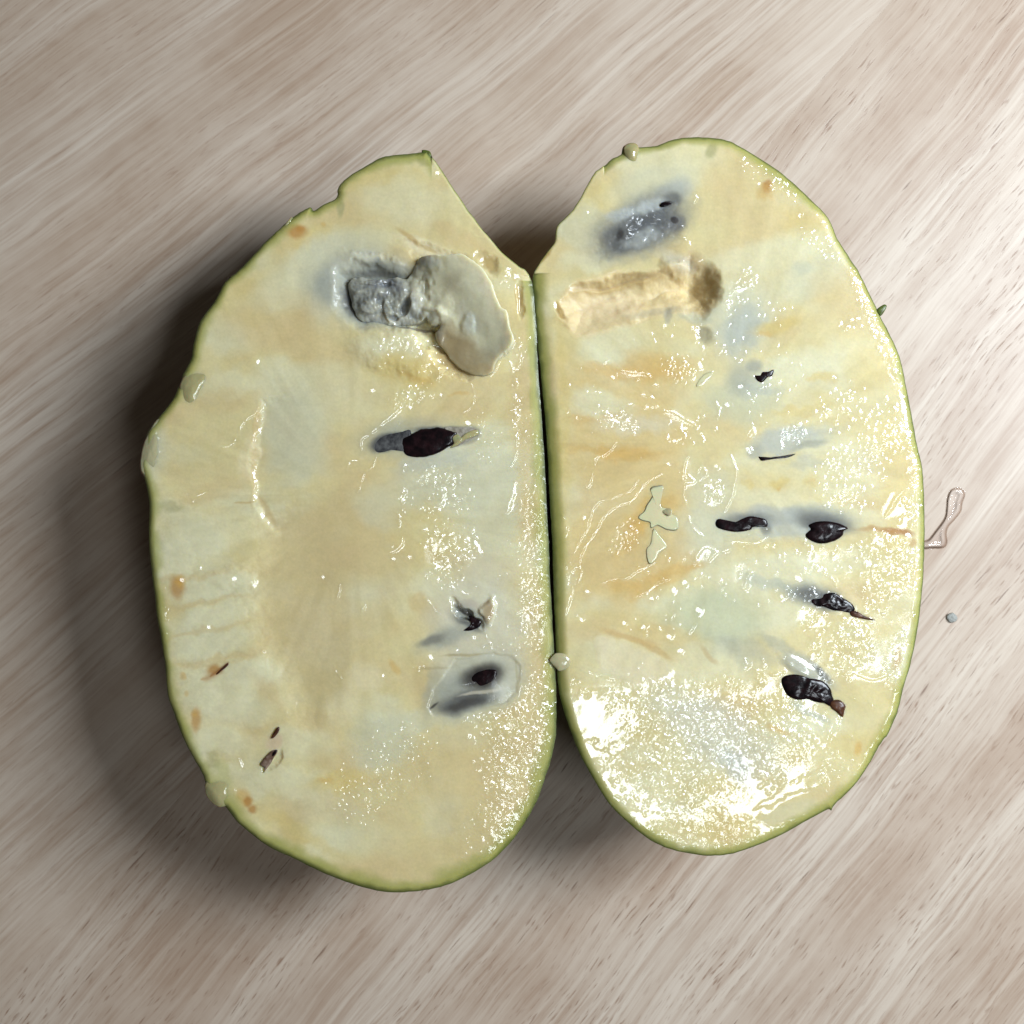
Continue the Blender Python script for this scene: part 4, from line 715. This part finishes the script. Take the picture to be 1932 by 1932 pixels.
# ------------------------------------------------------------------ building the halves
def sample(f, P):
    i = np.clip(((P[:, 0] - f.g['x0']) / f.g['st']).round().astype(int), 0, f.g['nx'] - 1)
    j = np.clip(((P[:, 1] - f.g['y0']) / f.g['st']).round().astype(int), 0, f.g['ny'] - 1)
    return f.Z[j, i]
def body(name, out, f, centre, cut, parent, origin, depth=ZF):
    n = len(out); c = np.array(centre, float)
    zr = sample(f, out); k = np.ones(5) / 5; zr = np.convolve(np.r_[zr[-2:], zr, zr[:2]], k, 'valid')
    sm = out.copy()
    for _ in range(60): sm = .5 * sm + .25 * (np.roll(sm, 1, 0) + np.roll(sm, -1, 0))
    cm = sstep(-6, 6, cut(out)).astype(float)
    V = []; C = []; rings = 34
    for r in range(rings + 1):
        ph = (r / rings) ** 1.15 * math.pi / 2
        wgt = sstep(0, .25, r / rings)
        base = out * (1 - wgt) + sm * wgt
        pr = np.cos(ph) ** .58 ; prc = np.cos(ph) ** .35
        q = c + (base - c) * (pr * (1 - cm) + prc * cm)[:, None]
        z = (ZF + zr) - np.sin(ph) ** 1.05 * (depth - .0003 + zr)
        if r == 0: z = z - 2e-5
        w_ = W(q); V.append(np.column_stack([w_[:, 0] - origin[0], w_[:, 1] - origin[1], z]))
        cc = np.zeros((n, 4)); cc[:, :3] = (.56, .47, .26); cc[:, 3] = cm * .95; C.append(cc)
    V = np.vstack(V); C = np.vstack(C); I = np.arange(n); J = (I + 1) % n; F = []
    for r in range(rings): F.append(np.stack([I + r * n, J + r * n, J + (r + 1) * n, I + (r + 1) * n], -1))
    return new_mesh(name, V, np.vstack(F), SKIN, parent, C)

def thing(name, label, cat, loc, group=None):
    o = bpy.data.objects.new(name, None); col.objects.link(o); o.location = loc
    o['label'] = label; o['category'] = cat
    if group: o['group'] = group
    return o
def org(px): w_ = W(np.array([px], float))[0]; return (float(w_[0]), float(w_[1]))
OLo, ORo = org((680, 1000)), org((1390, 950))
left = thing('cut_fruit_half', 'left half of cut green-skinned fruit with a torn grey pulp flap near its top', 'fruit half', (*OLo, 0), 'two halves of one cut fruit lying face up')
right = thing('cut_fruit_half', 'right half of cut green-skinned fruit with black seeds in a column down its right side', 'fruit half', (*ORo, 0), 'two halves of one cut fruit lying face up')
field_mesh('flesh', L, OL, PULP, left, ZF, OLo)
field_mesh('flesh', R, OR, PULP, right, ZF, ORo)
body('skin', OL, L, (680, 1000), lambda p: np.where((p[:, 0] > 812) & (p[:, 1] < 520), 10, -10), left, OLo)
body('skin', OR, R, (1390, 950), lambda p: np.where((p[:, 0] < 1142) & (p[:, 1] < 512), 10, -10), right, ORo)

def zat(f, k, x, y): return float(sample(f, np.array([T(k, x, y)]))[0]) + ZF
def blob_outline(P, n=3, seed=1, amp=.8):
    q = catmull(P, n); return q + np.column_stack([fbm(q[:, 0] / 5, q[:, 1] / 5, seed, 2), fbm(q[:, 0] / 5, q[:, 1] / 5, seed + 3, 2)]) * amp
def seed(parent, f, k, pts, mat=SEED, h=5e-4, depth=2.5e-3, lift=0.0, label=None, bump=6e-5, o=None, name='seed', power=.5, amp=.8, tilt=(0, 0), sharp=2.0):
    P = blob_outline(TP(k, pts), 4, len(pts) + int(pts[0][0]), amp); c = P.mean(0)
    z = float(sample(f, c[None])[0]) + ZF
    h = h * .45 if mat is SEED and h > 2.5e-4 else h
    ob = dome(name, P, mat, parent, z + lift, h, depth, OLo if parent is left else ORo, bump=bump, power=power, tilt=tilt, sharp=sharp)
    if label: ob['label'] = label
    return ob
# left half
seed(left, L, 'F', [(490,650),(540,620),(600,590),(640,572),(700,570),(760,560),(820,575),(870,590),(905,600),(880,640),(870,680),(820,710),(760,745),(700,765),(640,778),(560,775),(515,755),(495,715)], h=9e-4, label='glossy dark purple seed in the middle of the face')
TAILM = seed_material('dark_grey_seed_skin', (.030, .029, .031), (.12, .12, .115), .3)
MEMB = seed_material('brownish_seed_membrane', (.20, .175, .13), (.46, .42, .34), .2)
seed(left, L, 'F', [(288,715),(300,675),(345,630),(420,605),(500,592),(560,585),(560,730),(500,735),(420,728),(350,745),(300,742)], TAILM, 1.0e-4, 4e-4, -2e-5, name='seed_skin', amp=.8)
seed(left, L, 'F', [(800,560),(850,556),(930,556),(1000,560),(1045,570),(1056,590),(1040,620),(990,655),(930,685),(880,708),(850,712),(840,640)], MEMB, 1.0e-4, 4e-4, -2e-5, name='seed_skin', amp=.5)
seed(left, L, 'F', [(850,625),(900,610),(870,640),(900,655),(960,600),(1035,575),(1055,590),(1040,620),(960,650),(890,695),(845,710),(870,675)], GEL, 3e-4, 3e-4, name='seed_membrane', amp=.4)
seed(left, L, 'J', [(740,235),(800,255),(830,280),(815,315),(775,335),(730,345),(700,340),(745,310),(760,270)], SEED, 3e-4, 6e-4, label='small dark seed tip in a grey slit', bump=1e-4)
seed(left, L, 'J', [(780,660),(850,628),(920,625),(945,650),(930,700),(880,735),(820,750),(770,730),(755,695)], SEED, 1.2e-4, 1e-3, -4e-5, label='purple seed under clear pulp near the lower right', bump=6e-5)
seed(left, L, 'I', [(598,655),(630,625),(665,590),(684,578),(690,588),(668,612),(640,635),(606,662)], HUSK, 1.2e-4, 4e-4, name='seed_husk', amp=.2)
seed(left, L, 'I', [(1000,1115),(1015,1085),(1040,1045),(1058,1038),(1062,1055),(1048,1085),(1025,1112),(1008,1122)], HUSK, 1.5e-4, 4e-4, 2e-4, name='seed_husk', amp=.2)
seed(left, L, 'I', [(920,1310),(950,1265),(1000,1215),(1040,1203),(1046,1220),(1020,1260),(1000,1300),(970,1340),(945,1372),(950,1335)], SLIVER, 2e-4, 4e-4, 2e-4, name='seed_husk', amp=.3)
seed(left, L, 'I', [(1015,1225),(1038,1203),(1044,1215),(1028,1240),(1012,1248)], SEED, 1e-4, 4e-4, 4.2e-4, name='seed_husk', amp=.2, bump=2e-5)
# the nubs of clear pulp along the rim
seed(left, L, 'E', [(455,300),(462,230),(490,180),(540,145),(610,140),(670,160),(650,240),(600,330),(560,400),(510,420),(470,380)], GEL, 5e-4, 4e-4, -2e-4, name='pulp_shred', power=1.1)
seed(left, L, 'E', [(185,905),(165,830),(180,720),(215,620),(290,500),(330,560),(335,700),(320,840),(270,960)], WHITEGEL, 4e-4, 8e-4, -3e-4, name='pulp_shred', power=1.1, bump=5e-5)
seed(left, L, 'I', [(525,1440),(600,1410),(690,1420),(710,1500),(700,1580),(640,1627),(590,1612),(535,1560),(512,1490)], GEL, 6e-4, 1.2e-3, -3e-4, name='pulp_shred', power=1.1)
seed(left, L, 'A', [(1340,770),(1380,725),(1395,745),(1350,800),(1325,800)], GEL, 2e-4, 6e-4, -1e-4, name='pulp_shred', power=1.1, amp=.3)
seed(left, L, 'B', [(640,235),(690,240),(708,265),(715,310),(690,300),(650,270)], SKIN, 2e-4, 8e-4, -2e-4, name='skin_shred', amp=.3)
seed(left, L, 'A', [(905,1180),(925,1150),(942,1150),(935,1175),(915,1190)], HUSK, 2e-4, 8e-4, -6e-4, name='rim_speck', amp=.2)

# torn pulp over the upper seed of the left half: rough lump and curling flap
def relief(name, k, outp, parent, zfun, cfun, z0, mat, st=1.1, seed_=5, soft=2):
    P = catmull(TP(k, outp), 4); P = P + np.column_stack([fbm(P[:, 0] / 6, P[:, 1] / 6, seed_, 2), fbm(P[:, 0] / 6, P[:, 1] / 6, seed_ + 3, 2)]) * 1.6
    x0, y0 = P.min(0) - 3; x1, y1 = P.max(0) + 3
    f = Field((x0, y0, x1, y1), st); d, _ = seg_dist(f.X, f.Y, P, True); f.d = np.where(inside(f.X, f.Y, P), d, 0)
    f.micro = np.zeros(f.X.shape); cfun(f); zfun(f); f.R[:] = .35
    f.Z -= 2.2e-3 * np.clip(1 - f.d / 2.6, 0, 1) ** 1.5; f.Z -= 1.6e-4 * np.clip(1 - f.d / 8, 0, 1) ** 2; f.DRY[:] = .45
    return f, P, field_mesh(name, f, P, mat, parent, z0, OLo if parent is left else ORo)
def z_lump(f):
    f.Z += 6e-4 * sstep(0, 22, f.d) + 3e-4 + 4.5e-4 * fbm(f.X / 20, f.Y / 24, 201, 3) + 8e-5 * np.abs(fbm(f.X / 9, f.Y / 12, 205, 2))
    for a in [(860,600,34,80,18,-7e-4),(1050,480,26,80,-12,-5e-4),(700,420,44,34,0,-3e-4),(770,690,50,26,0,-5e-4),(470,420,60,40,-10,-2e-4),(720,640,34,70,-6,5e-4),(560,600,90,60,0,4e-4),(950,560,60,90,0,5e-4),(620,400,160,20,4,2.5e-4),(1080,610,80,40,10,5e-4)]:
        f.dent(a[5], 'N', *a[:5], soft=.6, warp=.4)
    f.Z += 6e-4 * sstep(790, 830, f.X)
def c_lump(f):
    f.C[:] = (.31, .31, .26); n = 1.3 * fbm(f.X / 16, f.Y / 13, 210, 4)[..., None]
    f.C += np.clip(n, 0, 1) * 1.1 * (np.array((.47, .47, .40)) - f.C); f.C += np.clip(-n, 0, 1) * 1.2 * (np.array((.15, .155, .15)) - f.C)
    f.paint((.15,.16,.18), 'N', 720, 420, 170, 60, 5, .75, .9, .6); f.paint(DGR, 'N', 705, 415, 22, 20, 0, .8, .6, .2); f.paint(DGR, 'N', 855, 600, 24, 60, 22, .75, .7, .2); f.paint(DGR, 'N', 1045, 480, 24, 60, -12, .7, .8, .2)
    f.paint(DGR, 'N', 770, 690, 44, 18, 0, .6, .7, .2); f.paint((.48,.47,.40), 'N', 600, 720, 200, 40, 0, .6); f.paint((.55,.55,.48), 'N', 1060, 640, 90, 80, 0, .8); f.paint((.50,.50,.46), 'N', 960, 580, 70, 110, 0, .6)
    f.scatter('N', 700, 550, 300, 200, 0, 30, (1.2, 2.4)); 
def z_flap(f):
    u = (f.X - T('N', 1200, 500)[0]); v = (f.Y - T('N', 1200, 500)[1])
    # curls up towards the upper right, sinks to a crease at the lower left
    a = math.radians(-38); p = u * math.cos(a) + v * math.sin(a)
    f.Z += 3.6e-3 * sstep(-95, 85, p) - 1.5e-4 + 3e-4 * np.exp(-f.d / 12) * sstep(-20, 50, p)
    f.Z -= 3.5e-4 * np.exp(-((p + 4) / 30) ** 2)
    f.Z += 1.1e-4 * fbm(f.X / 34, f.Y / 34, 221, 3) + .8e-5 * fbm(f.X / 7, f.Y / 7, 223, 3)
    for a_ in [(1100,680,90,70,10,8e-4),(1410,780,44,70,10,3e-4),(1200,600,60,100,0,2.5e-4),(1250,760,60,90,-20,2.0e-4),(1180,860,40,60,20,2e-4),(1060,270,110,44,0,2.5e-4)]:
        f.dent(a_[5] * .8, 'N', *a_[:5], soft=.95, warp=.8)
def c_flap(f):
    f.C[:] = (.72, .675, .46); n = fbm(f.X / 34, f.Y / 30, 230, 3)[..., None]
    f.C += np.clip(n, 0, 1) * .8 * (np.array((.76, .72, .54)) - f.C); f.C += np.clip(-n, 0, 1) * .6 * (np.array((.54, .51, .36)) - f.C)
    f.paint((.33,.23,.10), 'N', 1330, 990, 270, 120, 50, .85, .95, .8); f.paint((.34,.28,.19), 'N', 1150, 840, 90, 60, 30, .6); f.paint((.44,.37,.23), 'N', 1270, 430, 90, 90, 20, .5, .9); f.paint((.42,.35,.21), 'N', 1500, 1060, 200, 90, 30, .6)  # brown paint stands in for shading in the flap's lower-left crease
    f.paint((.58,.60,.52), 'N', 1430, 760, 60, 80, 0, .6, .6, .4); f.paint((.40,.41,.37), 'N', 1050, 250, 120, 50, 0, .6); f.paint((.60,.58,.44), 'N', 1110, 680, 60, 60, 0, .6, .6); f.paint((.45,.35,.18), 'N', 1480, 1140, 130, 40, 0, .7)
    f.scatter('N', 1350, 500, 280, 300, 0, 26, (1.1, 2.2)); f.scatter('N', 1120, 650, 60, 40, 0, 6, (1.4, 2.4)); f.scatter('N', 1440, 760, 50, 60, 0, 5, (1.4, 2.4))
def z_torn(f):
    w_ = sstep(-46, 22, f.X - T('N', 1090, 0)[0] + 16 * fbm(f.X / 18, f.Y / 18, 240, 2) - .25 * (f.Y - T('N', 0, 560)[1]))
    z_lump(f); a = f.Z.copy() - 1.1e-3; f.Z[:] = 0; z_flap(f); b = f.Z.copy() - 1e-4
    f.Z = a * (1 - w_) + b * w_
def c_torn(f):
    w_ = sstep(-60, 30, f.X - T('N', 1060, 0)[0] + 16 * fbm(f.X / 18, f.Y / 18, 241, 2) - .25 * (f.Y - T('N', 0, 560)[1]))[..., None]
    c_lump(f); a = f.C.copy(); c_flap(f); f.C = a * (1 - w_) + f.C * w_
ff, fp, flap = relief('pulp_flap', 'N', [(405,540),(385,450),(400,380),(470,338),(560,358),(700,362),(800,345),(870,360),(915,310),(920,250),(1000,205),(1080,193),(1200,207),(1300,197),(1380,215),(1450,262),(1520,325),(1590,430),(1630,540),(1665,630),(1722,670),(1742,790),(1778,900),(1745,970),(1690,1020),(1640,1060),(1600,1150),(1520,1195),(1400,1175),(1300,1110),(1210,1010),(1130,890),(1110,820),(1150,765),(1090,768),(1040,705),(1000,738),(860,768),(700,762),(560,748),(480,712),(425,620)], left, z_torn, c_torn, ZF, PULP_DRY)
flap['label'] = 'rough grey torn pulp with a smooth flap curling up to the right'
# right half
seed(right, R, 'G', [(1605,185),(1640,190),(1660,160),(1700,158),(1742,142),(1728,190),(1700,195),(1655,235),(1615,215)], SEED, 1.6e-4, 1e-3, label='small angular black seed corner', bump=2e-5, amp=.3)
seed(right, R, 'G', [(1630,772),(1660,785),(1740,775),(1830,765),(1900,752),(1840,780),(1740,790),(1660,803),(1642,795)], SEED, 1.0e-4, 8e-4, label='thin black seed edge', bump=2e-5, amp=.2, name='seed')
seed(right, R, 'G', [(1322,1240),(1350,1222),(1400,1240),(1450,1250),(1510,1225),(1560,1205),(1620,1210),(1680,1225),(1700,1250),(1695,1280),(1640,1280),(1590,1285),(1570,1305),(1480,1318),(1400,1310),(1330,1285)], SEED, 4e-4, 2e-3, label='elongated black seed left of the pair', amp=.5)
seed(right, R, 'H', [(530,1360),(525,1330),(560,1300),(545,1270),(600,1245),(680,1240),(760,1255),(830,1290),(800,1310),(790,1345),(740,1380),(660,1402),(590,1395)], SEED, 8e-4, 2.5e-3, label='plump glossy black seed right of the pair', amp=.5)
seed(right, R, 'M', [(560,120),(640,105),(660,80),(730,70),(800,110),(860,150),(880,190),(850,215),(780,200),(720,195),(650,170),(590,160)], SEED, 3.5e-4, 1.6e-3, label='black seed half covered by pulp, above the lowest seed', bump=1.4e-4)
seed(right, R, 'M', [(845,200),(900,205),(950,235),(1030,268),(960,262),(900,250),(850,235)], HUSK, 2e-4, 4e-4, name='seed_husk', amp=.4)
seed(right, R, 'M', [(348,690),(400,662),(480,658),(545,680),(590,690),(650,710),(700,760),(715,810),(730,860),(700,890),(660,870),(600,862),(540,840),(470,845),(400,820),(360,760)], SEED, 7e-4, 2.5e-3, label='largest black seed, lowest on the face', bump=1.2e-4, amp=.6)
seed(right, R, 'M', [(700,860),(730,845),(775,848),(812,885),(805,925),(790,970),(750,935),(705,900)], HUSK, 3.5e-4, 8e-4, name='seed_husk', amp=.4)
seed(right, R, 'C', [(915,640),(940,620),(985,622),(1008,635),(970,645),(930,655)], SEED, 1.2e-4, 8e-4, name='seed', bump=4e-5, amp=.5, label='black fleck of a seed in the upper grey patch')
seed(right, R, 'K', [(115,320),(130,290),(165,262),(230,270),(270,320),(250,370),(190,395),(160,368)], WHITEGEL, 3e-4, 6e-4, 7e-4, name='pulp_nub', power=.8, bump=1e-5, amp=.3, label='pale nub of pulp poking out over the gap')
seed(right, R, 'D', [(1045,1395),(1090,1360),(1110,1358),(1118,1372),(1100,1410),(1075,1440),(1060,1430)], SKIN, 2e-4, 4e-4, 1e-4, name='skin_shred', amp=.2)
seed(right, R, 'C', [(655,225),(690,192),(740,192),(765,225),(760,290),(740,330),(700,325),(670,290)], GEL, 5e-4, 8e-4, -1e-4, name='pulp_shred', power=1.1, amp=.4)
seed(right, R, 'G', [(755,1210),(800,1170),(820,1120),(860,1060),(850,1000),(930,980),(940,1010),(920,1080),(930,1140),(980,1150),(1000,1190),(1045,1215),(1055,1270),(1030,1308),(960,1300),(900,1270),(850,1290),(840,1250),(780,1235)], FILM, 4e-5, 1e-4, 2e-5, name='pulp_flake', bump=1e-5, amp=.8, power=.8, sharp=3.0)
seed(right, R, 'G', [(870,1295),(920,1350),(968,1420),(910,1470),(885,1520),(835,1550),(818,1450),(850,1400)], FILM, 8e-5, 1e-4, 3e-5, name='pulp_flake', bump=0, amp=.4, power=.8, sharp=3.0)
seed(right, R, 'G', [(930,1170),(960,1150),(1000,1150),(1000,1190),(975,1200)], WHITEGEL, 1.5e-4, 1e-4, 1.6e-4, name='pulp_flake', bump=0, amp=.3, power=.4, tilt=(.2, -.25))
seed(right, R, 'G', [(1180,255),(1235,180),(1300,160),(1270,200),(1215,235),(1195,262)], FILM, 4e-5, 1e-4, 2e-5, name='pulp_flake', bump=0, amp=.4)

# ------------------------------------------------------------------ juice and crumb on the table
def tab(P): return (np.asarray(P, float) - 966) * np.array([S * KT, -S * KT])
jp = catmull(TP('H', [(1350,1390),(1410,1370),(1460,1310),(1525,1220),(1540,1150),(1545,1080),(1570,1015),(1620,995),(1665,1010),(1680,1050),(1660,1110),(1650,1170),(1600,1235),(1560,1280),(1545,1330),(1550,1400),(1520,1435),(1450,1440),(1350,1442)]), 4)
fj = Field((jp[:, 0].min() - 4, jp[:, 1].min() - 4, jp[:, 0].max() + 4, jp[:, 1].max() + 4), 1.5)
dj, _ = seg_dist(fj.X, fj.Y, jp, True); fj.Z += 2.4e-4 * sstep(0, 7, dj) - 1.3e-4 * sstep(5, 14, dj)
e_ = (np.exp(-((dj - 1.5) / 2.2) ** 2))[..., None]; fj.C[:] = np.array((.99, .99, 1.0)) * (1 - e_) + np.array((.70, .64, .60)) * e_
j = field_mesh('juice_trail', fj, jp, JUICE, None, 5e-5)
j.scale = (KT, KT, 1)
j['label'] = 'wet loop of clear juice on the wood beside the right fruit half'; j['category'] = 'juice'
crumb_m, nt, b = mat_new('grey_crumb'); b.inputs['Base Color'].default_value = (.33, .33, .30, 1); b.inputs['Roughness'].default_value = .6
nt.links.new(bump_n(nt, noise_n(nt, node(nt, 'ShaderNodeTexCoord').outputs['Object'], 2500, 3), .0002, 1), b.inputs['Normal'])
cp = tab(blob_outline(TP('M', [(1540,240),(1560,218),(1590,215),(1620,240),(1618,265),(1590,285),(1560,280)]), 3, 9, .8))
o = dome('crumb', cp, crumb_m, None, 2e-4, 3e-4, 1.8e-4, (0, 0), units=False, bump=8e-5)
o['label'] = 'tiny grey crumb on the wood right of the fruit'; o['category'] = 'crumb'
